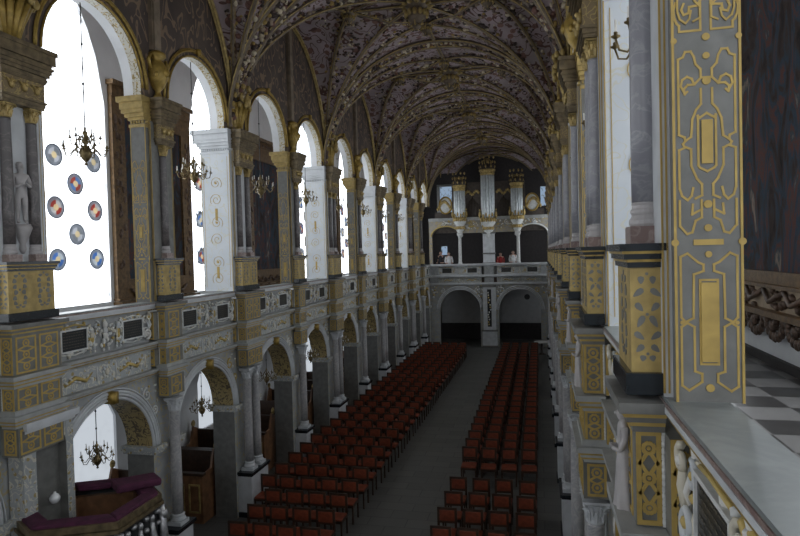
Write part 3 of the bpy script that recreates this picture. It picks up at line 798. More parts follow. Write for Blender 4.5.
# ---------- repeated architecture
pier_s, pier_t, pier_l = make_pier(False), make_pier(True), make_pier(False, 'slate')
ped_s, ped_t = make_pedestal(.28), make_pedestal(.42)
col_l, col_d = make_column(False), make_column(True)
ent_s, ent_t = make_entab(.20), make_entab(.36)
pil_s, pil_t = make_pilaster(.28), make_pilaster(.42)
lc = lower_column(); lp_s, lp_t = make_lower_pedestal(.26), make_lower_pedestal(.46)
stat = make_statue()
def ordn(i): return ORD[i]
for side in (-1, 1):
    nm = SN[side]; rz = RZ(side)
    lst = sorted([(c, 0) for c in singles()] + [(c, 1) for c in twins()])
    lst = [x for x in lst if x[0] > (3 if side > 0 else 3)]
    for i, (c, tw) in enumerate(lst):
        o_ = '%s %s from the camera on the %s side' % (ordn(i), 'bay pier', nm)
        far = ', far down the nave' if i > 6 else ''
        kind = 'wide pale blue-white stone pier with scrolls' if tw else 'narrow grey stone pier with gold strapwork'
        dup(pier_t if tw else (pier_s if side > 0 else pier_l), P(side, c, U0, 0), rz, '%s, %s' % (kind, o_.replace('bay pier','pier')), 'gallery piers of the %s arcade' % nm)
        dup(ped_t if tw else ped_s, P(side, c, U0, 0), rz, '%s gold pedestal with black cornice on the %s parapet, %s from the camera' % ('wide' if tw else 'narrow', nm, ordn(i)), 'gilded pedestals on the %s parapet' % nm)
        for j, dx in enumerate((-.22, .22) if tw else (0,)):
            v = c + dx
            lab = 'slender grey marble column at the %s pier on the %s' % (ordn(i), nm)
            if tw: lab = '%s of the paired marble columns at the %s pier on the %s' % (('nearer','farther')[j], ordn(i), nm)
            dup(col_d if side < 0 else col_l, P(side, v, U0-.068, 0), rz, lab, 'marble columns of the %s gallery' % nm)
            if not (side < 0 and i <= 1 and tw):
                dup(lc, P(side, v if tw else v, U0-.14, 0), rz, ('%s of the pale paired columns' % ('nearer','farther')[j] if tw else 'single pale column') + ' standing below the %s pier on the %s' % (ordn(i), nm), 'pale columns of the %s ground arcade' % nm)
        dup(ent_t if tw else ent_s, P(side, c, U0, 0), rz, 'gilded entablature block above the %s column group on the %s' % (ordn(i), nm), 'entablature blocks of the %s gallery' % nm)
        dup(pil_t if tw else pil_s, P(side, c, U0, 0), rz, 'gold and grey panelled pilaster below the %s pier on the %s parapet' % (ordn(i), nm), 'panelled pilasters of the %s parapet' % nm)
        if not (side < 0 and i == 1): dup(lp_t if tw else lp_s, P(side, c, U0, 0), rz, 'pale pedestal on the floor below the %s pier on the %s' % (ordn(i), nm), 'floor pedestals of the %s arcade' % nm)
        if side > 0: dup(stat, P(side, c, U0-(.215 if not tw else .27), 4.77), rz, 'white draped stone statue on the %s pilaster of the right parapet' % ordn(i), 'statues on the right parapet')
# balustrade bays
Ls = 3.27 - 1.02
bayA = [make_bay(2.4, 3), make_bay(2.45, 11)]
for side in (-1, 1):
    cs = sorted([(c, .42) for c in singles()] + [(c, .50) for c in twins()] + [(40.45,.6)])
    n = 0
    for (a, ha), (e, he) in zip(cs, cs[1:]):
        c0, c1 = a+ha, e-he; L = c1-c0
        if c1 < (1.5 if side > 0 else 4): continue
        w = 0 if abs(L-2.25) < .03 else 1
        n += 1
        dup(bayA[n % 2], P(side, (c0+c1)/2, U0, 0), RZ(side), 'carved white parapet bay with two black plaques, %s from the camera on the %s' % (ordn(n-1), SN[side]), 'carved parapet bays on the %s' % SN[side], scale=(L/(2.45 if n % 2 else 2.4),1,1))
# chandeliers
ch = make_chandelier(); ch2 = make_chandelier(1.72)
def chand(side, k, v, z, u, lab, g, sc=1, p=None): dup(p or ch, P(side, v, u, z), .3*k, lab, g, (sc, sc, sc))
for side in (-1,1):
    cs = sorted(singles() + twins() + [40.6]); k = 0
    for a, e in zip(cs, cs[1:]):
        m = (a+e)/2
        if m < 4: continue
        if side < 0 and m < 7: continue
        k += 1
        if k <= (9 if side < 0 else 8):
            chand(side, k, m, 8.18 if side < 0 else 8.0, U0+.30 if side > 0 else U0+.25, 'brass chandelier with candles hanging in the %s upper arch on the %s' % (ordn(k-1), SN[side]), 'chandeliers in the upper arches', .88)
        if side < 0 and k <= 7:
            t = chand(side, k+3, m, 2.95, U0+.25, 'small dark chandelier hanging in the %s ground arch on the left' % ordn(k-1), 'chandeliers in the ground arches', .64, ch2)
# ---------- vault
VA, VH, ZS = 3.99, 3.95, 9.42
VB = BAY/2
yt0 = 7.05 + DYL/2
def zv(x, y):
    return ZS + VH*max(math.sqrt(max(0,1-(x/VA)**2)), math.sqrt(max(0,1-(y/VB)**2)))
vb = MB(); NX, NY = 36, 28
centers = [yt0 - VB - BAY + BAY*k + BAY for k in range(-1, 7)]
for cy in centers:
    g = []
    for j in range(NY+1):
        y = VB*math.sin(PI/2*(-1+2*j/NY))
        row = []
        for i in range(NX+1):
            x = VA*math.sin(PI/2*(-1+2*i/NX)); row.append((XC+x, cy+y, zv(x,y)))
        g.append(row)
    vs = [p for r in g for p in r]; W = NX+1
    vb.add(vs, [(j*W+i, j*W+i+1, (j+1)*W+i+1, (j+1)*W+i) for j in range(NY) for i in range(NX)])
ceil = vb.build('ceiling_vault', M['vault'], smooth=True); struct(ceil)
def surf_path(p0, p1, n=22, off=.06):
    pts = []
    for i in range(n+1):
        t = i/n; 
        x = p0[0]+(p1[0]-p0[0])*t; y = p0[1]+(p1[1]-p0[1])*t
        pts.append((x, y, zv(x,y)-off))
    return pts
def corner_path(c, tgt, n=26, off=.06):
    pts = []
    for i in range(n+1):
        t = 1-math.cos(PI/2*i/n)
        x = c[0]+(tgt[0]-c[0])*t; y = c[1]+(tgt[1]-c[1])*t; pts.append((x,y,zv(x,y)-off))
    return pts
rnd = random.Random(5)
def rib_obj(paths, cy, name='rib', r=.075):
    a = MB(); g = MB()
    for pts in paths:
        w = [(XC+x, cy+y, z) for x,y,z in pts]
        a.tube(w, r, 6)
        # gilded fillets beside the rib
        for s in (1,-1):
            q = []
            for i, p in enumerate(w):
                d = Vector(w[min(i+1,len(w)-1)]) - Vector(w[max(i-1,0)]); d.z = 0
                if d.length < 1e-6: d = Vector((1,0,0))
                d.normalize(); q.append((p[0]-d.y*r*s*.95, p[1]+d.x*r*s*.95, p[2]-.015))
            g.tube(q, r*.32, 4)
    o = a.build(name, M['rib'], ceil, True); g.build('gilt_fillet', M['goldv'], o, True)
rel = MB()
def scatter(pts, cy, w, n, off=.02, size=.07):
    for _ in range(n):
        i = rnd.random()*(len(pts)-1); k = int(i); f = i-k
        p = Vector(pts[k]).lerp(Vector(pts[min(k+1,len(pts)-1)]), f)
        d = Vector(pts[min(k+1,len(pts)-1)]) - Vector(pts[k]); d.z = 0
        if d.length < 1e-6: continue
        d.normalize(); q = rnd.uniform(-w, w)
        x, y = p.x - d.y*q, p.y + d.x*q
        if abs(x) > VA-.02 or abs(y) > VB+.5: continue
        z = zv(x, max(-VB, min(VB, y))) - off if abs(y) <= VB else ZS+VH*math.sqrt(max(0,1-(x/VA)**2))-off
        # tilt with the slope: lumps are near round so this reads from anywhere
        s = size*rnd.uniform(.5,1.3)
        rel.blob((XC+x, cy+y, z), (s, s*rnd.uniform(.5,1), s*rnd.uniform(.5,.9)), 6, 4, rnd.uniform(0,3))
for k, cy in enumerate(centers):
    c = [(sx*VA*.998, sy*VB*.998) for sx in (1,-1) for sy in (1,-1)]
    tx, ty = VA*.50, VB*.46
    for (x, y) in c:
        sx, sy = (1 if x>0 else -1), (1 if y>0 else -1)
        rib_obj([corner_path((x,y),(0,0),30)], cy, r=.05)
        rib_obj([corner_path((x,y),(0,sy*ty),26)], cy, r=.045)
        rib_obj([corner_path((x,y),(sx*tx,0),26)], cy, r=.045)
        if k < 6:
            scatter(corner_path((x,y),(0,0)), cy, .22, 150); scatter(corner_path((x,y),(0,sy*ty)), cy, .17, 110); scatter(corner_path((x,y),(sx*tx,0)), cy, .17, 90)
    rib_obj([surf_path((0,-VB),(0,-ty)), surf_path((0,ty),(0,VB))], cy, r=.05); rib_obj([surf_path((-tx,0),(tx,0),30)], cy, r=.05)
    # lozenge of short ribs round the crown
    for a, e in (((tx,0),(0,ty)),((0,ty),(-tx,0)),((-tx,0),(0,-ty)),((0,-ty),(tx,0))):
        rib_obj([surf_path(a,e,12)], cy, r=.05)
        if k < 6: scatter(surf_path(a,e,12), cy, .2, 80, .03, .08)
    # transverse arch: two ribs and the band of foliage between them
    for off in (-.30, .30):
        pts = [(VA*.995*math.cos(PI*i/40), -VB+off, ZS+(VH-.07)*math.sin(PI*i/40)) for i in range(41)]
        rib_obj([pts], cy, 'transverse_rib', .06)
    if k < 7:
        for _ in range(420):
            a = PI*rnd.random(); s = rnd.uniform(.04,.10)
            x = (VA-.05)*math.cos(a); z = ZS+(VH-.05)*math.sin(a)
            rel.blob((XC+x, cy-VB+rnd.uniform(-.24,.24), z), (s, s*rnd.uniform(.5,1.1), s*rnd.uniform(.6,1)), 6, 4, rnd.uniform(0,3))
    if k < 7:      # painted stucco sprays on the webs
        for _ in range(170):
            x0, y0 = rnd.uniform(-.8,.8)*VA, rnd.uniform(-.85,.85)*VB; a0 = rnd.uniform(0,6)
            for m_ in range(5):
                x, y = x0+.09*m_*math.cos(a0+m_*.4), y0+.09*m_*math.sin(a0+m_*.4)
                if abs(x) < VA*.95 and abs(y) < VB*.97:
                    q = .05*(1.2-.15*m_); rel.blob((XC+x, cy+y, zv(x,y)-.01), (q*1.2,q,q*.6), 6, 3, a0)
    # wall arches of the lunettes
    for s in (1,-1):
        g = MB()
        for dr, th in ((0,.05),(-.12,.02)):
            g.tube([(XC+s*(VA-.06), cy+(VB+dr)*.97*math.cos(PI*i/36), ZS+(VH+dr)*math.sin(PI*i/36)) for i in range(37)], th, 6)
        g.build('wall_arch', M['goldv'], ceil, True)
rel.build('foliage', M['vrelief'], ceil, True)['kind'] = 'stuff'
# bundle of gilded shafts where the ribs leave each wide pier
def make_springer():
    t = thing('vault_springer', '', 'springer'); b = MB()
    for i in range(7):
        a = PI + PI*(i+.0)/6
        b.tube([(.05*math.cos(a)*2, .10+.10*math.sin(a)*.6, 9.36),(.09*math.cos(a)*2, .06+.14*math.sin(a)*.8, 9.7),(.16*math.cos(a)*2, .03+.20*math.sin(a), 10.05)], [.045,.05,.06], 6)
    b.build('rib_bundle', M['gold'], t, True)
    b = MB(); 
    for i in range(16): b.blob((.32*math.cos(PI+PI*i/15), -.02+.22*math.sin(PI+PI*i/15), 10.0+.22*(i%3)), (.06,.05,.08), rot=i)
    b.blob((0,-.22,10.1),(.10,.09,.14)); b.blob((.14,-.16,10.15),(.12,.03,.06)); b.blob((-.14,-.16,10.15),(.12,.03,.06))
    b.build('angel_and_leaves', M['ochre_plain'], t, True)
    return t
spr = make_springer()
def make_finial():
    t = thing('wall_console', '', 'console')
    b = MB(); b.lathe([(.10,9.36),(.12,9.42),(.06,9.5),(.05,9.56),(.13,9.66),(.20,9.82),(.21,9.98),(.14,10.1),(.09,10.16),(.17,10.22),(.17,10.28),(.08,10.34)], 14, 0, -.02)
    b.build('vase', M['gold'], t, True)
    b = MB(); b.box(-.10,.10,-.06,.06,10.34,13.2); b.box(-.13,-.10,-.03,.06,10.34,13.2); b.box(.10,.13,-.03,.06,10.34,13.2); b.build('strip', M['rib'], t)
    b = MB()
    for s in (1,-1): b.tube([(s*.20,-.02,9.95),(s*.30,-.04,10.1),(s*.24,-.05,10.22)], [.03,.04,.03]); b.blob((s*.18,-.12,9.84),(.05,.05,.07))
    b.blob((0,-.22,9.9),(.07,.06,.09)); b.build('mask', M['gold'], t, True)
    return t
fin = make_finial()
for side in (-1,1):
    for i, c in enumerate(x for x in twins() if x > 3): dup(spr, P(side,c,U0-.05,0), RZ(side), 'gilded cluster of vault ribs with leaves above the %s wide pale pier on the %s' % (ordn(i), SN[side]), 'rib springers')
    for i, c in enumerate(x for x in singles() if x > 3): dup(fin, P(side,c,U0,0), RZ(side), 'gilded vase console above the %s narrow grey pier on the %s' % (ordn(i), SN[side]), 'wall consoles')
# pendant bosses
def make_boss():
    t = thing('vault_boss', '', 'vault boss')
    b = MB(); b.lathe([(.05,-.55),(.11,-.50),(.09,-.44),(.20,-.34),(.24,-.24),(.14,-.16),(.18,-.08),(.30,.0),(.34,.06)], 16); b.build('pendant', M['rib'], t, True)
    b = MB()
    for i in range(12): a = i*PI/6; b.blob((.26*math.cos(a),.26*math.sin(a),-.20),(.06,.06,.09)); b.blob((.34*math.cos(a+.2),.34*math.sin(a+.2),.0),(.10,.06,.04),rot=a)
    for i in range(8): a = i*PI/4; b.tube([(.10*math.cos(a),.10*math.sin(a),-.46),(.2*math.cos(a),.2*math.sin(a),-.52),(.26*math.cos(a),.26*math.sin(a),-.42)], .015)
    b.build('gilt_leaves', M['goldv'], t, True)
    return t
bo = make_boss()
n = 0
for k, cy in enumerate(centers[:7]):
    if cy < 8: continue
    for (x, y, sc, w) in ((0,0,1.15,'central'),(0,VB*.46,.6,'far'),(0,-VB*.46,.6,'near'),(VA*.5,0,.6,'right-hand'),(-VA*.5,0,.6,'left-hand')):
        dup(bo, (XC+x, cy+y, zv(x,y)-.10), 0, '%s carved boss of the %s vault bay from the camera' % (w, ordn(n)), 'carved vault bosses', (sc,sc,sc))
    n += 1
# ---------- left and right: paintings on the outer walls
def make_painting(seed, w, h, F=.17):
    t = thing('wall_painting', '', 'painting')
    b = MB(); b.box(-w/2, w/2, -.04, 0, 0, h); b.build('canvas', painting_mat('oil_painting_%d' % seed, seed), t)
    b = MB()
    for (x0,x1,z0,z1) in ((-w/2-F,w/2+F,h,h+F),(-w/2-F,w/2+F,-F,0),(-w/2-F,-w/2,0,h),(w/2,w/2+F,0,h)):
        b.box(x0,x1,-.10,0,z0,z1)
    b.box(-w/2-F-.05,w/2+F+.05,-.2,0,h+F+.25,h+F+.36); b.box(-w/2-F,w/2+F,-.12,0,h+F,h+F+.25)
    b.build('frame', M['frame'], t)
    b = MB(); r = random.Random(seed)
    for i in range(70):
        s = 1 if i % 2 else -1
        b.blob((s*(w/2+F*.5+r.uniform(-.3,.3)*F), -.10, r.uniform(0,h)), (.06,.03,.09)) if i < 50 else b.blob((r.uniform(-w/2,w/2),-.12,h+F+.12),(.09,.03,.06))
    b.build('frame_carving', M['apron'], t, True)
    # carved console below the frame
    b = MB()
    for i in range(4):
        x = -w/2 + (i+.5)*w/4
        b.lathe([(.01,-.10),(.20,-.06),(.30,0)], 12, x, -.02, -.72, PI, 2*PI, 1, .35)
        for j in range(9):
            a = PI + PI*j/8; b.blob((x+.30*math.cos(a), -.10, -.66+.22*math.sin(a)), (.05,.05,.08))
        b.blob((x,-.12,-.72),(.10,.06,.09)); b.blob((x-.16,-.14,-.66),(.05,.05,.05)); b.blob((x+.16,-.14,-.66),(.05,.05,.05))
        for j in range(7): b.blob((x+r.uniform(-w/8,w/8), -.12, -.40+.1*math.cos(j)+r.uniform(-.06,.06)), (.07,.05,.035), rot=r.uniform(0,3), ax='y')
        b.tube([(x-w/8,-.12,-.25),(x-.12,-.16,-.36),(x,-.18,-.40),(x+.12,-.16,-.36),(x+w/8,-.12,-.25)], .035)
    b.build('carved_apron', M['apron'], t, True)
    b = MB(); b.box(-w/2-F, w/2+F, -.10, 0, -.52, -F); b.build('apron_board', M['apron_board'], t)
    b = MB(); b.box(-w/2-F-.05, w/2+F+.05, -.24, 0, -.60, -.52); b.box(-w/2-F-.03, w/2+F+.03, -.17, 0, -F-.05, -F); b.build('ledge', M['frame'], t)
    return t
M['apron'] = plain('tarnished_carving', (.11,.07,.05), .45, .3, .5, 14, .3)
M['apron_board'] = plain('faded_pink_board', (.38,.29,.20), .6, 0, .2, 5)
names = ['dark framed painting on the left outer wall beyond the %s window' % ordn(i) for i in range(5)]
for i, c in enumerate([14.0 + BAY*k for k in range(4)]):
    p = make_painting(i, 2.35, 3.85, .44); p.location = (XC-6.44, c, 5.85); p.rotation_euler = (0,0,PI/2); tag(p, names[i], 'painting', 'paintings of the left gallery')
p = make_painting(9, 2.95, 4.6); p.location = (XC+6.44, 9.51, 5.92); p.rotation_euler = (0,0,-PI/2); tag(p, 'large dark painting with carved frame on the right gallery wall, nearest the camera', 'painting')
b = MB()
for side in (-1, 1):
    b = MB(); xs = sorted((XC+side*6.38, XC+side*6.449)); b.box(xs[0], xs[1], -6, 40, 4.6, 4.72); struct(b.build('baseboard_'+SN[side], M['wains']))
# ---------- heraldic shields in front of the left windows
def make_shield(mat, crest):
    t = thing('heraldic_shield', '', 'shield')
    b = MB(); b.lathe([(.001,-.03),(.19,-.028),(.215,-.015),(.215,0)], 24)
    b.v = [(x, z, y) for x,y,z in b.v]; b.build('disc', mat, t, True)
    b = MB(); pts = [(.22*math.cos(2*PI*i/28), -.02, .22*math.sin(2*PI*i/28)) for i in range(29)]; b.tube(pts, .014, 6, False)
    if crest:
        for s in (1,-1):
            b.tube([(s*.17,-.02,.10),(s*.22,-.02,.16),(s*.20,-.02,.22)], .02); b.tube([(s*.17,-.02,-.1),(s*.22,-.02,-.15),(s*.14,-.02,-.19)], .02)
        b.ext([(-.08,.18),(.08,.18),(.11,.27),(.05,.23),(0,.30),(-.05,.23),(-.11,.27)], 0, .03, lambda a,q,d: (a,-d,q))
    b.build('rim', M['shrim'], t, True); return t
M['shrim'] = plain('shield_rim', (.30,.33,.38), .5, .2)
prot = {}
for ci in range(2):
    for q, (nmq, mt) in enumerate(SHM): prot[(ci,q)] = make_shield(mt, ci)
cnt = 0; used_protos = set()
for wi, wcn in enumerate([10.7 + BAY*k for k in range(5)]):
    for col in range(-2, 3):
        for row in range(4):
            y = wcn + col*.57; z = 6.35 + row*1.08 + (.54 if col % 2 else 0)
            if z > 8.8: continue
            q = (col*2 + row*3 + wi) % 4; key = (1 if wi else 0, q); used_protos.add(key)
            dup(prot[key], (XC-6.46, y, z), PI/2, '%s round shield before the %s left window, %s from the bottom, %s across' % (SHM[q][0], ordn(wi), ordn(row), ('nearest','second','middle','fourth','farthest')[col+2]), 'shields before the left windows')
for key, o in prot.items():
    if key not in used_protos:
        for c in o.children: bpy.data.objects.remove(c)
        bpy.data.objects.remove(o)
# two marble cupids between paired columns
def make_cupid():
    t = thing('marble_cupid', '', 'statue')
    me = figure_mesh('cupid_body', .85, ((.09,-.03,.68),(.06,-.10,.60),(.0,-.12,.66))); mesh_obj('figure', me, M['redgrey'], t)
    b = face_mb(.85); b.blob((0,.01,.83),(.055,.06,.05)); b.build('head_detail', M['redgrey'], t, True)
    b = MB(); b.lathe([(.02,-.42),(.05,-.36),(.04,-.28),(.10,-.14),(.13,-.06),(.11,0)], 14); b.build('bracket', M['redgrey'], t, True); return t
cu = make_cupid()
dup(cu, P(-1, 7.05, U0-.07, 6.85), 1.2, 'small grey marble cupid between paired columns at the left edge', 'statue')
# ================================================================== FAR END
YE = 40.35
wl, wr = XC-4.0, XC+4.0
b = MB(); pf = MB(); 
def fend(yy): return lambda a, q, d: (a, yy-d, q)
aps = []
for xc in (XC-1.95, XC+1.95):
    r = 1.33; ap = [(xc - r*math.cos(PI*i/20), 2.45 + r*math.sin(PI*i/20)) for i in range(21)]; aps.append((xc, r, ap))
    for yy in (YE, YE+.5):
        for p, q in zip(ap, ap[1:]): b.add([(p[0],yy,p[1]),(q[0],yy,q[1]),(q[0],yy,4.25),(p[0],yy,4.25)], [(0,1,2,3)])
    full = [(xc-r,0)] + ap + [(xc+r,0)]
    for p, q in zip(full, full[1:]): b.add([(p[0],YE,p[1]),(q[0],YE,q[1]),(q[0],YE+.5,q[1]),(p[0],YE+.5,p[1])], [(0,1,2,3)])
    for dr, th in ((.04,.03),(.13,.03),(.22,.04)): pf.tube([(xc-(r+dr)*math.cos(PI*i/24), YE-.02, 2.45+(r+dr)*math.sin(PI*i/24)) for i in range(25)], th, 6)
for x0, x1 in ((wl, XC-1.95-1.33),(XC-1.95+1.33, XC+1.95-1.33),(XC+1.95+1.33, wr)): b.box(x0, x1, YE, YE+.5, 0, 4.25)
struct(b.build('wall_far_loft_base', M['wall_orn'])); struct(pf.build('trim_far_archivolt', M['pale'], smooth=True))
t = thing('loft_pillar', 'central grey pillar with dark niche between the two far arches', 'pillar', (XC, YE-.02, 0))
b = MB(); b.box(-.48,.48,-.30,0,0,1.05); b.box(-.40,.40,-.18,0,1.05,3.95); b.build('shaft', M['pale'], t)
b = MB(); b.box(-.52,.52,-.34,0,1.05,1.15); b.box(-.46,.46,-.24,0,3.95,4.1); b.box(-.5,.5,-.32,0,0,.12); b.build('moulding', M['slate'], t)
b = MB(); b.box(-.13,.13,-.20,-.17,1.35,3.8); b.build('niche_panel', M['tablet'], t)
b = MB(); rr = random.Random(4)
for i in range(14): b.blob((rr.uniform(-.09,.09), -.21, 1.5+i*.16), (.05,.03,.06))
b.build('panel_carving', M['relief'], t, True)
b = MB()
for z0, z1, d in ((4.10,4.15,.05),(4.15,4.24,.14),(4.60,4.66,.06),(4.66,4.76,.16),(5.34,5.42,.10),(5.42,5.5,.18)): b.box(wl, wr, YE-d, YE+.1, z0, z1)
struct(b.build('trim_far_cornice', M['pale']))
b = MB(); b.box(wl, wr, YE+.1, 46, 4.25, 4.6); struct(b.build('floor_organ_loft', M['wood']))
fb = make_bay(2.9, 21, M['pale']); index_children(fb); USED.add(fb.name)  # back panel paler than the side bays, in place of stronger light here
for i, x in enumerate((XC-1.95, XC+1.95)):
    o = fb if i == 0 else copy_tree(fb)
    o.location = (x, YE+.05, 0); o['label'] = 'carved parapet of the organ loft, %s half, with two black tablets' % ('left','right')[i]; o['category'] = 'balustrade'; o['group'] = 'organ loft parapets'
for i, x in enumerate((XC-3.65, XC, XC+3.65)):
    b = MB(); b.box(-.30,.30,-.06,.2,4.76,5.34); b.box(-.30,.30,-.06,.2,4.24,4.60)
    o = b.build('parapet_pier', M['relief_g']); o.location = (x, YE, 0); tag(o, 'short stone pier of the organ loft parapet, %s' % ('at the left wall','in the middle','at the right wall')[i], 'pier')
# pillars and lintel of the loft
yl = YE+.35
b = MB(); 
for i in range(2):
    xc = XC + (-2.85, 2.85)[i]; r = .95
    ap = [(xc - r*math.cos(PI*j/16), 7.35 + .62*math.sin(PI*j/16)) for j in range(17)]
    for yy in (yl, yl+.3):
        for p, q in zip(ap, ap[1:]): b.add([(p[0],yy,p[1]),(q[0],yy,q[1]),(q[0],yy,8.45),(p[0],yy,8.45)], [(0,1,2,3)])
    for p, q in zip(ap, ap[1:]): b.add([(p[0],yl,p[1]),(q[0],yl,q[1]),(q[0],yl+.3,q[1]),(p[0],yl+.3,p[1])], [(0,1,2,3)])
b.box(wl, XC-3.8, yl, yl+.3, 4.6, 8.45); b.box(XC+3.8, wr, yl, yl+.3, 4.6, 8.45); b.box(XC-1.9, XC+1.9, yl, yl+.3, 7.55, 8.45)
struct(b.build('wall_far_loft_top', M['loftw']))
t = thing('loft_pier', 'square pale stone pier under the central organ tower', 'pillar', (XC, yl, 4.6))
b = MB(); b.box(-.38,.38,-.05,.3,.0,2.95); b.build('shaft', M['pale'], t); b = MB(); b.box(-.42,.42,-.10,.3,1.5,1.6); b.box(-.44,.44,-.12,.3,0,.95); b.box(-.43,.43,-.12,.3,2.85,2.95); b.build('moulding', M['slate'], t)
for i, x in enumerate((XC-1.92, XC+1.92)):
    t = thing('loft_column', 'slender white column holding up the organ loft, %s of the middle pier' % ('left','right')[i], 'column', (x, yl+.05, 4.6))
    b = MB(); b.lathe([(.13,.9),(.14,.95),(.12,1.0),(.115,1.1),(.10,2.7),(.12,2.75),(.12,2.8)], 14); b.build('shaft', M['white'], t, True)
    b = MB(); b.box(-.17,.17,-.17,.17,0,.9); b.box(-.17,.17,-.17,.17,2.8,2.97); b.build('base', M['white'], t)
b = MB(); rr = random.Random(31)
for s_ in (1,-1):
    for i in range(3): spiral(b, XC+s_*(1.2+i*.9), 8.2, .16, 1.3, PI/2, s_, .02, fend(yl), .03)
    b.tube([(XC+s_*2.85+1.0*math.cos(PI*i/18), yl-.03, 7.35+.68*math.sin(PI*i/18)) for i in range(19)], .05, 6)
for i in range(90):
    x = rr.uniform(-3.7,3.7); z = rr.uniform(7.7,8.4)
    if abs(abs(x)-2.85) < 1 and z < 7.35+.7: continue
    b.blob((XC+x, yl-.02, z), (rr.uniform(.03,.12), .05, rr.uniform(.03,.07)), 6, 4, rr.uniform(-1,1), 'y')
struct(b.build('trim_far_loft_carving', M['relief'], smooth=True))
b = MB(); b.box(wl, wr, yl-.10, yl+.35, 8.45, 8.58); b.box(wl, wr, yl-.05, yl+.3, 8.38, 8.45); struct(b.build('trim_far_loft_cornice', M['greystone']))
b = MB()
for x in (-3.65,-.65,.65,3.6):
    for i in range(9): b.blob((XC+x*1.0+rr.uniform(-.18,.18), YE-.02, 3.0+rr.uniform(.3,1.0)), (rr.uniform(.04,.1),.05,rr.uniform(.03,.08)), 6, 4, rr.uniform(-1,1), 'y')
for s_ in (1,-1):
    for q in (1,-1): spiral(b, XC+s_*1.95+q*1.15, 3.72, .17, 1.4, PI/2, q, .02, fend(YE), .03)
struct(b.build('trim_far_spandrel_carving', M['relief'], smooth=True))
# organ
org = thing('pipe_organ', 'pipe organ with three pipe towers and carved dark case above the far loft', 'organ', (XC, YE+.10, 0))
b = MB(); b.box(-2.4,2.4,.35,1.1,7.6,10.9); b.box(-3.6,3.6,.5,1.1,7.6,9.0); b.build('case', M['organ'], org)
def tower(x, r, z0, z1, crown, mat_i):
    b = MB(); b.lathe([(.02,z0-1.25),(r*.5,z0-1.1),(r*.45,z0-.9),(r*.9,z0-.6),(r*.8,z0-.4),(r*1.15,z0-.2),(r*1.2,z0)], 12, x, .3); 
    b.build('tower_corbel', M['white'], org, True)
    b = MB(); 
    for i in range(10): a = PI + PI*i/9; b.blob((x+r*1.15*math.cos(a), .3+r*1.15*math.sin(a), z0+.02), (.09,.09,.16)); b.blob((x+r*.8*math.cos(a), .3+r*.8*math.sin(a), z0-.55), (.08,.08,.12))
    for i in range(4): b.blob((x+(i-1.5)*.2, .3-r, z0+.25+.1*(i%2)), (.06,.06,.14))
    for s in (1,-1): b.blob((x+s*r*1.25,.1,z0+.35),(.10,.10,.24)); b.blob((x+s*r*1.25,.1,z0+.66),(.06,.06,.08))
    b.build('gilt_carving', M['goldv'], org, True)
    b = MB(); b.lathe([(r*1.05,z1),(r*1.15,z1+.08),(r*1.1,z1+.2),(r*1.3,z1+.3),(r*1.3,z1+.38)], 12, x, .3); b.build('tower_cornice', M['goldv'], org)
    b = MB(); b.lathe([(r*1.1,z1+.38),(r*.9,z1+.5),(r*.5,z1+.7),(r*.5,z1+.9),(.10,z1+crown),(.02,z1+crown+.3)], 10, x, .3)
    for i in range(9): a = PI + PI*i/8; b.blob((x+r*1.1*math.cos(a), .3+r*1.1*math.sin(a), z1+.55), (.07,.07,.2))
    b.build('tower_crown', M['organ'], org)
    b = MB()
    for i in range(14): a = PI + PI*i/13; b.blob((x+r*1.2*math.cos(a), .3+r*1.2*math.sin(a), z1+.55+.3*(i%3)), (.06,.06,.10))
    for i in range(5): b.tube([(x+(i-2)*r*.4,.2-r*.5,z1+.5),(x+(i-2)*r*.3,.2-r*.5,z1+.9),(x+(i-2)*r*.12,.2-r*.3,z1+crown+.2)], [.05,.04,.02])
    b.build('crown_gilding', M['goldv'], org, True)
    for i in range(7):
        a = PI + PI*(i+.5)/7; rp = r*.17*(1.15 if i == 3 else 1)
        b = MB(); b.lathe([(.02,z0+.0),(rp,z0+.3+.08*abs(3-i)),(rp,z1)], 10, x + r*.92*math.cos(a), .3 + r*.92*math.sin(a)); b.build('pipe', M['pipe'], org, True)
tower(0, .42, 8.35, 11.3, .9, 0); tower(-1.88, .36, 8.45, 10.35, .6, 1); tower(1.88, .36, 8.45, 10.35, .6, 1)
for s in (1,-1):
    for i in range(9):
        b = MB(); x = s*(.62 + i*.1); h_ = 9.9 - .12*abs(i-4)
        b.lathe([(.015,8.5),(.04,8.7),(.04,h_)], 8, x, .32); b.build('small_pipe', M['pipe_dark'] if 'pipe_dark' in M else M['organ'], org, True)
    b = MB(); 
    for i in range(12): b.blob((s*(.6+.09*i), .30, 10.2+.12*math.sin(i)), (.09,.05,.10)); b.blob((s*(2.5+.08*i), .42, 9.2+.5*math.sin(i/11*PI)), (.09,.06,.13))
    b.build('gilt_carving', M['goldv'], org, True)
    # round painted medallions at the sides
    b = MB(); b.lathe([(.02,-.04),(.34,-.02),(.40,0)], 18, 0, 0, 0); b.v = [(s*2.85+x, .44+z, 9.45+y*1.35) for x,y,z in b.v]; b.build('side_medallion', M['white'], org, True)
    b = MB(); b.tube([(s*2.85+.42*math.cos(i*PI/12), .42, 9.45+.56*math.sin(i*PI/12)) for i in range(25)], .06, 6); b.build('medallion_frame', M['gold'], org, True)
b = MB(); b.box(XC-3.6,XC-2.5,yl+2.0,yl+2.05,9.1,10.9); o = b.build('window_91', M['sky_dim']); struct(o)
b = MB(); 
for x0,x1,z0,z1 in ((-3.7,-3.5,9.0,11.0),(-2.6,-2.45,9.0,11.0),(-3.7,-2.45,10.9,11.05)): b.box(XC+x0,XC+x1,yl+1.9,yl+2.06,z0,z1)
struct(b.build('trim_far_window_frame', M['concrete']))
